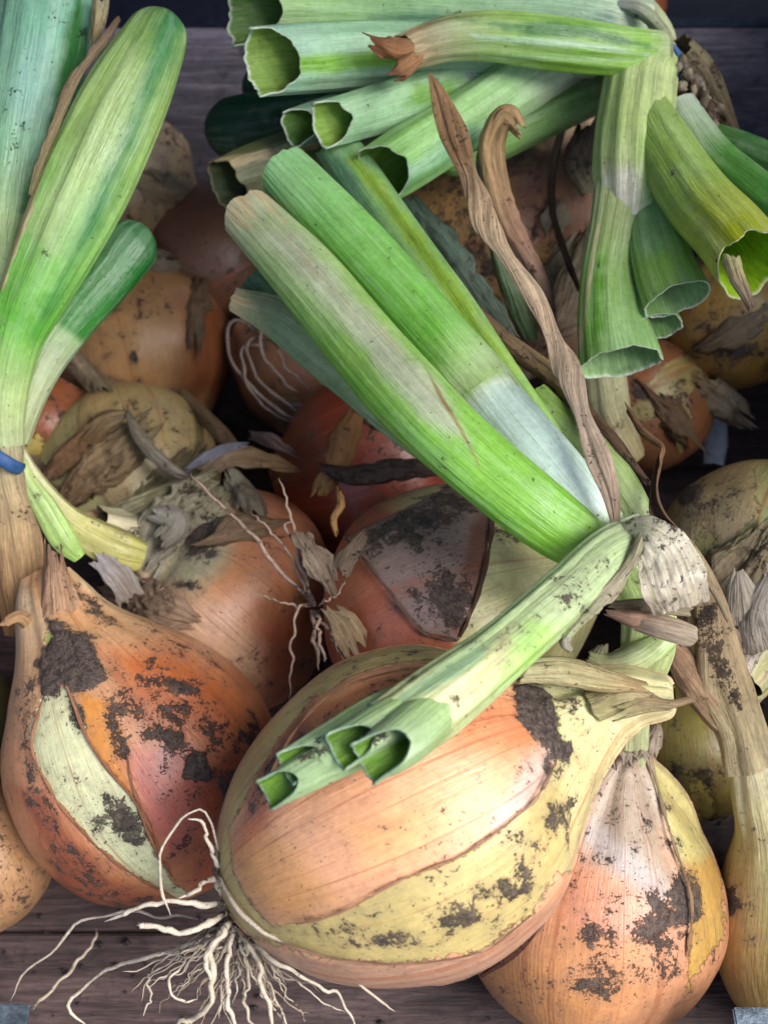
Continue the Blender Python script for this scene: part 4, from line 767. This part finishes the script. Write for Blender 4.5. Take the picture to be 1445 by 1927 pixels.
o16 = gen_onion('topred', 1165, 10, 84, 57.5, 270, 'reddish onion at the top edge behind the knotted stem', ca=[(0, '8c4a34'), (1, 'a05c40')], dirt=.15, neck=1.15)
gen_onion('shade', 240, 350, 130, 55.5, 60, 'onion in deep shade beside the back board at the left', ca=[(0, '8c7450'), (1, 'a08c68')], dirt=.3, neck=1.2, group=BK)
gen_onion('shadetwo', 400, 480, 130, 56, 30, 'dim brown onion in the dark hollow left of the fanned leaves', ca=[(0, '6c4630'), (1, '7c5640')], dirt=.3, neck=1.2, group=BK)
gen_onion('leftedge', -50, 1610, 145, 41, 120, 'tan onion with green skin cut off by the left edge near the bottom', ca=[(0, 'b8895c'), (.5, 'b88c60'), (1, 'c9ae84')], cb=[(0, 'b9b878'), (1, 'c0c088')], dirt=.25, damp=.4, neck=1.4, strips=.0, nu=140, nv=150)
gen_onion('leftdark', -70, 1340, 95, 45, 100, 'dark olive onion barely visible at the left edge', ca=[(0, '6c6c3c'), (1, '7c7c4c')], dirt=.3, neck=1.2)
gen_onion('reddeep', 90, 800, 90, 50, 60, 'red brown onion in the gap right of the blue band', ca=[(0, '8c4a2a'), (1, '9c5a34')], dirt=.25, neck=1.2, group=BK)
for p in ([(500, 640, 50, 4), (450, 600, 49.4, 5), (428, 630, 49.2, 5), (440, 690, 49, 5), (500, 750, 48.6, 6), (560, 790, 48.4, 5), (620, 770, 48.2, 4)], [(510, 640, 50, 4), (470, 640, 49.2, 5), (480, 700, 48.9, 5), (540, 760, 48.4, 5), (630, 810, 48.2, 4)],
          [(520, 650, 50, 4), (490, 610, 49.4, 4), (500, 680, 48.8, 5), (560, 740, 48.4, 4)], [(500, 650, 50, 4), (455, 660, 49.2, 4), (470, 730, 48.8, 5), (520, 780, 48.6, 4), (590, 800, 48.2, 3)], [(540, 760, 48.6, 5), (590, 760, 48.2, 5), (635, 765, 48, 3)],
          [(520, 640, 50, 4), (540, 690, 48.8, 4), (600, 750, 48.3, 3)]):
    root(bpy.data.objects['onion.%03d' % [i for i in range(1, 30) if bpy.data.objects.get('onion.%03d' % i) and 'dangling root' in bpy.data.objects['onion.%03d' % i]['label']][0]], p, 'a08c80', dirt=.2)

# ---- upper right: knotted stems. The cut tubes to the left grow from the reddish onion, the hanging ones from the yellow onion
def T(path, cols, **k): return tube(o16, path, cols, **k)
LG = [(0, '98bc7c'), (.5, '8fbf6c'), (1, '93c48a')]
T([(1190, 120, 44.5, 60), (1215, 95, 44, 58), (1190, 50, 44.2, 56), (1165, 20, 46.5, 46), (1165, 5, 50, 40), (1165, -40, 54, 40)], [(0, 'a9b486'), (1, 'b8b090')], name='stem', mat=M_PALE, tip='none')
T([(1210, 60, 43.6, 60), (1050, 30, 43, 66), (850, 25, 42.5, 66), (650, 18, 42, 62), (510, 18, 41.4, 62), (455, 25, 41.2, 58)], [(0, 'b9c8a8'), (.2, '8fb890'), (.5, '9ac88c'), (.85, '9ccb78'), (1, 'b0c890')], cut=1.6, squash=.7, nu=110, nv=80, ridge=.02, nr=15, inside='5c8434', depth=4, jag=.25, drytip=.15, ops=[('ca', [(700, 30), (1150, 30), (1150, 90), (700, 60)], '5c8f72', 18)])
T([(1120, 105, 43.4, 40), (900, 100, 42.6, 52), (720, 100, 41.6, 60), (580, 108, 40.6, 63), (500, 116, 39.8, 62)], [(0, 'a9c09c'), (.4, '98c898'), (.75, 'a0d0a0'), (1, 'a3cbb0')], cut=1.2, squash=.62, nu=110, nv=80, ridge=.025, nr=11, jag=.25, inside='8cae4c', depth=4, ops=[('ca', [(560, 105), (760, 95), (760, 125), (560, 140)], '86bf3c', 8), ('ca', [(560, 150), (760, 130), (900, 120), (760, 160), (600, 180)], '9cc096', 8)])
T([(1240, 98, 42.2, 38), (1160, 94, 41.4, 44), (1040, 80, 40.9, 48), (930, 68, 40.6, 44), (850, 72, 40.4, 40), (790, 88, 40.3, 36), (760, 96, 40.3, 30)], [(0, 'b4c48c'), (.12, '9ccb58'), (.4, '94c84c'), (.7, 'a4c46c'), (.85, 'a9ac7c'), (1, 'b99468')], tip='open', cut=.4, squash=.8, nu=120, nv=84, ridge=.03, nr=9, jag=.4, dry=.05, drytip=.8, inside='a87c50', rim='c0a07c',
  ops=[('ca', [(860, 35), (1100, 45), (1230, 90), (1100, 75), (950, 60)], '3f7c30', 8), ('ca', [(880, 62), (1100, 78), (1230, 105), (1100, 92), (900, 76)], 'b4d8a8', 4), ('ca', [(900, 100), (1100, 108), (1200, 112), (1100, 116), (900, 110)], 'b0d890', 4)])
ribbon(o16, [(800, 92, 40.0, 34), (755, 98, 39.7, 40), (725, 88, 39.4, 32), (692, 72, 39.4, 18)], [(0, 'c09a6c'), (.5, 'b07c54'), (1, '9c6848')], name='dry_tip', mat=M_DRY, curl=(1.2, .9, .4), roll=(.6, .2, -.6), jag=.5, sidejag=.4, lump=.25, dirt=.05)
ribbon(o16, [(790, 105, 39.8, 26), (760, 128, 39.3, 26), (742, 138, 39.3, 14)], [(0, 'b88c60'), (1, '9c6c4c')], name='dry_tip', mat=M_DRY, curl=(.8, .5), jag=.5, sidejag=.4, lump=.2, dirt=.05)
T([(1000, 120, 44.8, 40), (860, 150, 44, 42), (700, 195, 42.8, 40), (600, 225, 42, 38), (555, 240, 41.6, 36)], [(0, '9cb890'), (.5, '76a484'), (1, '86b090')], cut=.9, squash=.55, inside='5f8a34', jag=.2)
T([(1000, 120, 43.8, 42), (880, 155, 42.8, 44), (740, 198, 41.4, 44), (660, 220, 40.6, 43), (615, 232, 40.2, 42)], [(0, 'c4d0bc'), (.2, 'b0d4a0'), (.6, 'a4d098'), (1, 'a8d4a0')], cut=.9, squash=.65, inside='8cb044', jag=.2, ops=[('ca', [(780, 160), (860, 150), (840, 190), (760, 200)], '7cb440', 14)])
T([(1090, 90, 44.2, 54), (1000, 140, 43.2, 58), (930, 190, 42.4, 54), (840, 250, 41.4, 58), (760, 300, 40.8, 60), (715, 328, 40.5, 58)], [(0, 'cfd6c4'), (.25, 'c4d4b0'), (.42, 'acd694'), (1, '90cc60')], cut=.8, squash=.85, nu=110, nv=80, inside='6c9430', jag=.25, ops=[('ca', [(700, 330), (860, 260), (960, 190), (960, 240), (820, 320), (740, 370)], '84bb84', 14)])
T([(1180, 150, 45.2, 34), (1090, 185, 45, 42), (1000, 225, 44.6, 44), (900, 275, 44.4, 42), (820, 310, 44.4, 30)], [(0, '93ac7c'), (.4, '84b05c'), (1, '7cb04c')], tip='round')
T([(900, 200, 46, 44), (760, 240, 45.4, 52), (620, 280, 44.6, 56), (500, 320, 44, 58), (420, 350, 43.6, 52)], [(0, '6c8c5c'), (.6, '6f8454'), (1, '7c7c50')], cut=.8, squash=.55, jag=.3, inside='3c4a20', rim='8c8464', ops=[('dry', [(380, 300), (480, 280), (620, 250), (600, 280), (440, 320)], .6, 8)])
T([(820, 190, 48, 44), (640, 210, 47.6, 54), (480, 236, 47.4, 60), (385, 252, 47.4, 52)], [(0, '2f6440'), (1, '23543a')], tip='round', squash=.7)  # darkened green: the shade of its deep place is put into the colour
T([(800, 130, 48.2, 34), (620, 150, 48, 38), (500, 162, 48, 38), (455, 168, 48, 34)], [(0, '2f6440'), (1, '23543a')], tip='round', squash=.7)  # same green, painted dark for the shaded depth
ribbon(o16, [(760, 150, 43, 12), (850, 135, 42.4, 26), (885, 150, 42.2, 16)], [(0, 'b9c8c0'), (1, 'cfd8d4')], name='ligule', curl=.5, jag=.2, dirt=.05)
def D(path, cols, **k): return tube(o12, path, cols, **k)
D([(1375, 460, 48, 50), (1370, 350, 47, 40), (1345, 250, 45.4, 40), (1300, 160, 44, 48), (1255, 110, 43.2, 50)], [(0, '6c5c44'), (.4, '5c4c3c'), (1, '7c7458')], name='stem', mat=M_DRY, tip='none', ridge=.1, lump=.25, dirt=.45)
D([(1240, 100, 43, 50), (1210, 130, 42.4, 64), (1198, 200, 41.8, 70), (1192, 280, 41.2, 76), (1190, 350, 40.9, 74), (1185, 420, 40.8, 54)], [(0, 'a9bc78'), (.3, 'b0c080'), (.6, 'acc078'), (1, 'c4ca9c')], name='stem', mat=M_PALE, tip='none', squash=.8, nu=100, nv=90, ridge=.025, nr=13, lump=.05, dirt=.06,
  ops=[('ca', [(1130, 320), (1210, 320), (1220, 420), (1130, 440)], 'cdc8b4', 18), ('ca', [(1200, 260), (1280, 240), (1280, 400), (1210, 380)], '84a84c', 24)])
D([(1178, 330, 40.9, 58), (1160, 420, 40.4, 50), (1146, 510, 40.0, 52), (1150, 600, 39.4, 64), (1166, 685, 38.8, 77)], [(0, 'b9bf8c'), (.3, 'a9bc78'), (.55, 'a0c86c'), (.8, 'a4d07c'), (1, 'a8d488')], cut=.3, squash=.55, nu=120, nv=90, ridge=.02, nr=15, inside='a3c888', depth=4, jag=.1, ops=[('ca', [(1090, 700), (1100, 600), (1130, 480), (1140, 600), (1120, 700)], '6fa83c', 14), ('dry', [(1095, 690), (1110, 560), (1130, 420), (1120, 420), (1085, 640)], .6, 6)])
D([(1200, 440, 41, 28), (1200, 500, 40.4, 40), (1212, 570, 39.5, 50), (1228, 622, 39.0, 57)], [(0, '84ac64'), (.5, '98c464'), (1, 'a4d07c')], cut=.3, squash=.5, inside='a3c87c', jag=.12, ridge=.02, nr=13)
D([(1215, 370, 40.6, 34), (1228, 430, 39.9, 48), (1248, 500, 39.1, 58), (1274, 565, 38.4, 65)], [(0, '84ac74'), (.3, '94c078'), (.7, '9ccb5c'), (1, 'a0c86c')], cut=.3, squash=.5, nu=100, nv=90, inside='a9cc88', jag=.12, ridge=.02, nr=15, ops=[('ca', [(1180, 400), (1260, 390), (1240, 480), (1200, 480)], '8cb878', 20)])
D([(1195, 150, 42.4, 36), (1222, 230, 41.2, 52), (1262, 300, 40.1, 58), (1312, 375, 38.8, 64), (1370, 440, 37.4, 68), (1418, 500, 36.4, 72)], [(0, 'a3b468'), (.3, '9cbc5c'), (.6, 'a4c45c'), (.8, 'bccc54'), (1, 'bfc060')], cut=.7, squash=.8, nu=110, nv=90, inside='a0cc20', depth=5, jag=.22, rim='c9cf98', ridge=.02, nr=11,
  ops=[('ca', [(1320, 380), (1350, 400), (1360, 440), (1310, 440)], 'b4c048', 8), ('ca', [(1350, 430), (1400, 390), (1440, 420), (1380, 500)], 'b0bc2c', 14), ('dirt', [(1340, 470), (1370, 520), (1400, 540), (1370, 480)], .35, 8), ('dry', [(1330, 450), (1400, 560), (1380, 560), (1330, 490)], .3, 6)])
ribbon(o12, [(1372, 480, 36.0, 22), (1385, 520, 35.6, 20), (1400, 548, 35.5, 16), (1412, 580, 35.6, 6)], [(0, 'cfc88c'), (.5, 'cdb890'), (1, '8c6c5c')], name='dry_tip', curl=.6, jag=.5, sidejag=.3, dirt=.1)
D([(1275, 200, 42.6, 34), (1330, 290, 41.6, 44), (1400, 350, 40.8, 46), (1500, 430, 39.8, 48)], [(0, 'bccab4'), (.3, 'a3c090'), (.45, '5c9440'), (1, '4f8c3c')], tip='none')
D([(1300, 240, 43.6, 18), (1380, 275, 43.2, 30), (1500, 330, 42.8, 36)], [(0, '4f7c3c'), (1, '3f7434')], tip='none')
ribbon(o12, [(1150, 8, 42.6, 12), (1200, 20, 42.2, 20), (1245, 60, 42, 18), (1258, 110, 42, 12)], [(0, 'd3d8d0'), (.5, 'b4bc98'), (1, 'a8a880')], name='sheath', curl=.6, jag=.2, dirt=.1)
for k in range(30):
    x, y = random.uniform(1265, 1350), 0; y = 110+(x-1265)*1.35+random.uniform(-30, 30); q = random.uniform(-30, 30)
    ribbon(o12, [(x, y, 43+random.uniform(-.9, .6), 9), (x+q*.6, y+18, 42.6+random.uniform(-.8, .5), 14), (x+q, y+40, 43+random.uniform(-.6, .6), 6)], [(0, random.choice(['6c5848', '9c8c78', 'b4a890'])), (1, random.choice(['5c4838', 'c9c0a8', '8c7864']))], name='dry_shred', mat=M_DRY, nu=18, nv=8, curl=random.uniform(.4, 1.4), roll=(random.uniform(-1, 1), random.uniform(-1, 1)), jag=.4, sidejag=.4, dirt=.35)
tube(o12, [(1185, 860, 45, 30), (1150, 790, 44, 40), (1135, 720, 42.6, 42), (1130, 640, 41.4, 36), (1140, 540, 40.9, 24)], [(0, 'b9a878'), (.5, 'c9c498'), (1, 'c4c48c')], name='sheath', mat=M_PALE, tip='none', ridge=.05, nr=7, dirt=.1)
ribbon(o12, [(1110, 700, 42, 8), (1112, 560, 41.4, 10), (1128, 430, 41.2, 10), (1140, 330, 41.2, 6)], [(0, 'c08c50'), (1, 'b99460')], name='dry_edge', mat=M_DRY, curl=.4)
blue = tube(None, [(1235, 68, 42.3, 5), (1262, 85, 42.2, 6), (1278, 110, 42.4, 6), (1275, 150, 42.6, 6), (1282, 170, 43, 5)], [(0, '1c5c9c'), (1, '1c4c80')], name='rubber_band', mat=M_BAND, tip='round', nu=40, nv=12)
tag(blue, 'blue rubber band tied round the knotted stem at the upper right', 'rubber band')

# ================================================================ loose dry leaves and skins
def loose(label, cat, path, cols, name='dry_leaf', **k):
    if name == 'dry_skin': k = {**dict(sidejag=.6, lump=.32, jag=.6, nv=24), **k}
    o = ribbon(None, path, cols, name=name, **k); return tag(o, label, cat)
TAN = [(0, '9c7048'), (.2, '7c5438'), (.45, 'b98f64'), (.7, 'a8805c'), (1, '84643f')]
dk = dict(mat=M_DRY, nu=150, nv=22, jag=.6, sidejag=.25, lump=.14)
rp = tube(None, [(808, 138, 37.6, 4), (826, 180, 37.2, 17), (852, 250, 36.8, 25), (880, 330, 36.3, 15), (908, 405, 35.6, 23), (950, 480, 34.9, 13), (1000, 555, 34.2, 22), (1038, 630, 33.6, 15), (1068, 700, 33, 25), (1094, 780, 32.4, 16), (1122, 860, 32.2, 26), (1148, 930, 32.2, 17), (1158, 985, 32.4, 8)],
      [(0, 'd0a878'), (.1, 'b48c64'), (.2, 'a07c58'), (.32, 'dcbc94'), (.5, 'e4c8a4'), (.62, 'd8ba98'), (.8, 'dcc4a8'), (1, 'bca088')], name='dry_leaf', mat=M_DRY, tip='none', nu=190, nv=64, squash=.2, roll=(0, .2, .4, .2, 1.2, 2.6, 3.0, 3.3, 4.4, 5.8, 6.3, 6.3, 6.6), ridge=.05, nr=6, lump=.28, crease=.5, dirt=.16, damp=.25, seed=77)
tag(rp, 'long tan leaf twisted like a rope from the upper centre down to the knot', 'dry leaf')
loose('brown leaf with black streaks lying behind the thick leaves and bent over above the knot', 'dry leaf', [(868, 560, 38.6, 16), (930, 620, 38, 30), (1000, 680, 37.2, 34), (1060, 725, 36.2, 34), (1110, 770, 35, 26), (1160, 820, 34, 24), (1215, 895, 33.4, 12)],
      [(0, '6c5440'), (.4, '9c8460'), (.7, '7c6248'), (1, '5c4636')], roll=(.2, .3, -.2, .5, 1.3, 1.6), curl=(.6, .9, .8), dirt=.38, **dk)
loose('tan leaf folded over at its tip, right of the rope-like leaf', 'dry leaf', [(982, 250, 40.0, 16), (952, 222, 39.8, 28), (926, 270, 40.4, 30), (936, 350, 41, 28), (962, 430, 41.4, 26), (1000, 490, 41.8, 20), (1030, 550, 42, 16), (1042, 610, 42.2, 10)],
      [(0, 'c9a474'), (.3, 'bc9a70'), (.6, 'b48c70'), (1, '9c8478')], roll=(.3, .1, .2, -.2, .3, .5), curl=(.5, .4, .6), dirt=.12, **dk)
loose('grey green withered leaf hanging below the folded tan leaf', 'dry leaf', [(925, 250, 41.4, 8), (905, 300, 41.5, 14), (922, 400, 41.9, 16), (945, 500, 42.2, 26), (975, 580, 42.2, 28), (1000, 640, 42.2, 18)], [(0, '8c8c6c'), (.5, '7c946c'), (1, '6c8c5c')], curl=.7, dirt=.1, mat=M_PAPER, nu=110, nv=18)
loose('thin brown leaf hanging straight down left of the hanging cut leaves', 'dry leaf', [(1062, 232, 45, 12), (1046, 310, 44.6, 14), (1044, 400, 44, 12), (1066, 470, 43.4, 14), (1092, 545, 43, 8)], [(0, '8c7460'), (.4, '6c5444'), (1, '7c5c44')], roll=(.3, 1.2, 2.2), curl=.9, dirt=.2, **dk)
loose('small brown leaf kinked above the knot, in front of the round brown onion', 'dry leaf', [(1178, 764, 36.6, 8), (1210, 806, 35.8, 13), (1248, 838, 35.2, 12), (1243, 870, 34.6, 13), (1234, 920, 34, 13), (1244, 970, 33.5, 22), (1284, 1020, 33.2, 16)], [(0, '8c6c4c'), (.5, '8c6c50'), (1, '6c5448')], roll=(.4, 1.0, 2.0, 2.4, 3.2), curl=(.9, .7), dirt=.2, **dk)
loose('brown strip of skin standing above the red onion, under the leaves', 'dry leaf', [(676, 775, 43.6, 18), (655, 830, 43.2, 38), (632, 890, 42.8, 34), (604, 935, 42.6, 14)], [(0, '9c7044'), (.5, '8c6440'), (1, 'b08858')], roll=(.3, .5), curl=.5, dirt=.1, mat=M_DRY)
loose('nearly black curled skin lying under the brown strip', 'dry skin', [(606, 882, 42.4, 12), (660, 895, 42.2, 28), (740, 885, 42.2, 34), (830, 880, 42.4, 22)], [(0, '54443c'), (.5, '463c3a'), (1, '5c4c44')], name='dry_skin', curl=.7, dirt=.5, mat=M_DRY)
tube_tip = ribbon(None, [(634, 1012, 37.0, 12), (628, 978, 36.7, 18), (640, 952, 36.4, 20), (640, 932, 36.4, 17)], [(0, 'a87c4c'), (.6, 'b48c5c'), (1, '8c6438')], name='dry_tip', mat=M_DRY, curl=(1.2, 1.3, 1.1), jag=.7, sidejag=.4, lump=.3, dirt=.1, nu=50, nv=30)
tag(tube_tip, 'small hollow brown leaf tip standing over the centre onion', 'dry leaf')
loose('pale pointed skin curled upward over the straw-coloured onion', 'dry skin', [(240, 770, 46, 8), (262, 810, 45.4, 24), (295, 850, 45, 26), (330, 880, 44.8, 18), (350, 892, 44.8, 6)], [(0, 'a0957c'), (1, 'b0a494')], name='dry_skin', curl=.9, roll=(.4, .8), dirt=.2)
loose('lavender grey curl of skin beside the pointed one', 'dry skin', [(346, 888, 44.7, 8), (390, 862, 44.2, 22), (435, 842, 44, 20), (465, 836, 44.2, 9)], [(0, 'b4b0b8'), (1, 'a09ca4')], name='dry_skin', curl=.9, roll=(-.4, .2), lump=.2, dirt=.05)
loose('tan pointed skin lying right of the lavender curl', 'dry skin', [(380, 888, 44.4, 14), (440, 862, 44, 28), (500, 866, 44, 22), (556, 882, 44.2, 4)], [(0, 'b09880'), (.5, 'b8946c'), (1, 'b08454')], name='dry_skin', curl=.4, roll=(.3, .2), dirt=.05)
loose('tan neck of withered leaf dropping from the light brown onion', 'dry leaf', [(335, 740, 50, 26), (370, 770, 49, 26), (410, 810, 47.4, 30), (445, 850, 46, 22)], [(0, 'a8906c'), (1, '9c7c5c')], curl=.9, dirt=.1, mat=M_PAPER)
loose('dusky pink skin scrap behind the tan pointed skin', 'dry skin', [(470, 820, 45.6, 12), (510, 830, 45, 20), (556, 856, 45, 8)], [(0, 'a08880'), (1, '94746c')], name='dry_skin', curl=.6, dirt=.05)
loose('ragged brown skin standing left of the straw-coloured onion', 'dry skin', [(70, 900, 46.8, 20), (120, 850, 46.4, 36), (190, 790, 46, 34), (240, 775, 46, 12)], [(0, '8c6c50'), (.5, '94704c'), (1, 'a08c68')], name='dry_skin', curl=.7, roll=(.9, .5), jag=.4, sidejag=.4, dirt=.2)
loose('pale crumpled skin over the straw-coloured onion above the swollen neck', 'dry skin', [(170, 990, 43.4, 18), (250, 960, 43.4, 34), (320, 930, 43.6, 30), (380, 900, 44, 10)], [(0, 'a8a088'), (.5, 'b4ac84'), (1, 'a09470')], name='dry_skin', curl=.6, jag=.3, sidejag=.3, lump=.25, dirt=.25)
loose('pinkish folded leaf scrap under the papery flap at the knot', 'dry leaf', [(1142, 1152, 32.4, 10), (1190, 1165, 32, 24), (1235, 1165, 32, 18)], [(0, 'c09c84'), (1, 'b88c74')], name='leaf_scrap', curl=.7, dirt=.1)
loose('tan folded leaf scrap beside the pinkish one', 'dry leaf', [(1150, 1140, 32.8, 12), (1220, 1140, 32.5, 20), (1300, 1150, 32.8, 18)], [(0, 'b8a484'), (1, 'b4a488')], name='leaf_scrap', curl=.7, dirt=.1)
tw = tube(None, [(1196, 1170, 32.2, 15), (1240, 1182, 31.9, 18), (1290, 1196, 31.9, 18), (1310, 1204, 32, 13)], [(0, 'b8a088'), (1, 'c8b49c')], name='straw', mat=M_DRY, tip='round', nu=40, nv=30, ridge=.09, nr=4, squash=.8)
tag(tw, 'round straw-coloured stub of stem pointing right below the knot', 'straw')
tw = tube(None, [(1205, 1152, 32.4, 8), (1260, 1170, 32.1, 10), (1312, 1190, 32.1, 9)], [(0, 'b49c84'), (1, 'c0ac90')], name='straw', mat=M_DRY, tip='round', nu=40, nv=20, ridge=.09, nr=4, seed=8)
tag(tw, 'thinner straw-coloured stub lying against the round one below the knot', 'straw')
loose('thin straw-coloured fibre reaching down from the dark leaf right of the knot', 'dry leaf', [(1270, 1000, 33, 14), (1300, 1060, 33.2, 10), (1340, 1110, 33.6, 8), (1370, 1170, 34, 5)], [(0, '94785c'), (1, 'b8a888')], name='leaf_fibre', curl=.8, mat=M_DRY)
loose('crumpled pale skins between the hanging leaves and the brown onion', 'dry skin', [(1010, 640, 46, 20), (1060, 600, 45.6, 44), (1090, 520, 46, 48), (1110, 440, 46.6, 26)], [(0, '8c7460'), (.5, 'a4937c'), (1, 'c0b494')], name='dry_skin', curl=.5, jag=.4, sidejag=.4, lump=.3, dirt=.3)
loose('dark crumpled skin with a pale back below the horizontal leaf at the back', 'dry skin', [(1110, 230, 47, 26), (1090, 300, 46.8, 40), (1120, 370, 46.8, 30)], [(0, '6c5c54'), (.5, '9c8c78'), (1, 'c4b890')], name='dry_skin', curl=.5, jag=.4, sidejag=.4, lump=.3, dirt=.25)

# ---- soil crumbs on the crate floor
n = 2600; V_, F_ = [], []
oct_ = np.array([[1, 0, 0], [-1, 0, 0], [0, 1, 0], [0, -1, 0], [0, 0, 1], [0, 0, -1.]]); of = [(0, 2, 4), (2, 1, 4), (1, 3, 4), (3, 0, 4), (2, 0, 5), (1, 2, 5), (3, 1, 5), (0, 3, 5)]
for k in range(n):
    r_ = .02+.16*random.random()**4; p = np.array([random.uniform(-20, 20), random.uniform(3, 22) if k % 2 else random.uniform(3, 50), .02+r_*.5])
    V_.append(p+oct_*r_*(.6+.8*RNG.random((6, 1)))); F_ += [(a+6*k, b+6*k, c+6*k) for a, b, c in of]
cr = mk('soil_crumbs', np.concatenate(V_), F_, plain_mat('dark_soil', '2c2423', .9), None, smooth=False, origin=(0, 26, 0)); cr['kind'] = 'stuff'

# ---- loosened rims of the torn skins
for pts, w_, c_ in (([(1042, 1440), (1010, 1500), (965, 1542), (900, 1590), (850, 1620)], 9, 'd4ac90'), ([(850, 1620), (760, 1654), (640, 1718), (560, 1738)], 8, 'c89878'), ([(500, 1480), (545, 1390), (600, 1325), (670, 1280), (760, 1256), (850, 1250)], 9, 'c08c68'), ([(520, 1772), (640, 1806), (760, 1814), (900, 1795), (1000, 1722)], 10, 'b48c74')):
    peel(main, 'main', pts, w_, [(0, c_), (1, c_)], roll=random.choice([-.5, .5]))
for pts, w_ in (([(125, 1290), (165, 1390), (205, 1450), (255, 1510), (280, 1570), (325, 1650)], 8), ([(80, 1320), (60, 1390), (72, 1440), (112, 1512), (175, 1585), (245, 1642), (330, 1690)], 9), ([(240, 1420), (250, 1480), (285, 1560), (310, 1630)], 8)):
    peel(left, 'left', pts, w_, [(0, 'cc9470'), (1, 'c48460')], roll=random.choice([-.5, .5]))
peel(low, 'low', [(1218, 1405), (1240, 1490), (1262, 1570), (1300, 1690), (1296, 1800)], 10, [(0, 'c4b094'), (1, 'b88a5c')], roll=.6)
peel(ctr, 'ctr', [(650, 1012), (700, 1070), (752, 1140), (800, 1192), (860, 1205)], 9, [(0, '8c7060'), (1, '7c6458')], roll=.4)
peel(ctr, 'ctr', [(866, 1200), (892, 1140), (916, 1060), (930, 965)], 9, [(0, '74503f'), (1, '8c6c58')], roll=-.4)
for q in range(4):
    husk(low, 'low', 1150+q*24, 1440-q*6, 92-q*5, random.uniform(55, 80), 22, 'bfae98', 'a89480', lift=.12, curl=.3)
# ---- torn papery scales on the onions further back
hk = {'pale': 9, 'mid': 5, 'farleft': 4, 'speckled': 5, 'pinkback': 7, 'seam': 7, 'brownright': 4, 'yellowright': 3, 'shade': 4, 'shadetwo': 3, 'rootback': 4, 'right': 6, 'deepred': 3}
for key, n_ in hk.items():
    Q_, d_ = BULBS[key]; ow = OWN[key]; fr = np.where(d_ < np.median(d_))[0]
    for q in range((n_+1)//2):
        i_ = fr[random.randrange(len(fr))]; c_ = random.choice(['a88c68', '9c7c5c', 'b4a484', '8c6c50', 'a89880', 'b09470'])
        husk(ow, key, Q_[i_][0], Q_[i_][1], random.uniform(0, 360), random.uniform(90, 150), random.uniform(34, 58), c_, random.choice(['b8ac94', '8c7458', 'a08468', 'c0b49c']), lift=random.uniform(.05, .5), curl=random.uniform(.2, .8))

# ---- wide crumpled sheets of loose skin over the middle onions
def sheet(key, pts, c0, c1, lift=.2, curl=.35):
    p = [(x, y, on(key, x, y, lift, 30), w_) for x, y, w_ in pts]
    return ribbon(OWN[key], p, [(0, c0), (1, c1)], curl=curl, jag=.5, sidejag=.35, lump=.3, dirt=.3, damp=.4, nu=90, nv=44)
sheet('mid', [(262, 1075, 30), (310, 1010, 62), (370, 950, 70), (425, 905, 40)], 'b8b09c', 'b4ac88', .14, .25)
sheet('mid', [(190, 1110, 24), (240, 1120, 44), (300, 1150, 40), (360, 1170, 14)], 'c0ac98', 'c8a488', .12, .2)
sheet('pale', [(120, 950, 20), (170, 900, 52), (230, 850, 56), (280, 800, 26)], '9c7c5c', 'b09c74', .3, .45)
sheet('pale', [(250, 990, 22), (290, 940, 44), (340, 890, 46), (370, 840, 20)], 'b4ac80', '948060', .25, .4)
sheet('farleft', [(130, 700, 18), (200, 730, 34), (280, 760, 36), (340, 750, 12)], 'b89c78', '9c7c58', .2, .4)
sheet('right', [(1290, 1180, 24), (1340, 1120, 52), (1395, 1060, 56), (1440, 1000, 24)], 'a89480', 'b0a078', .15, .3)
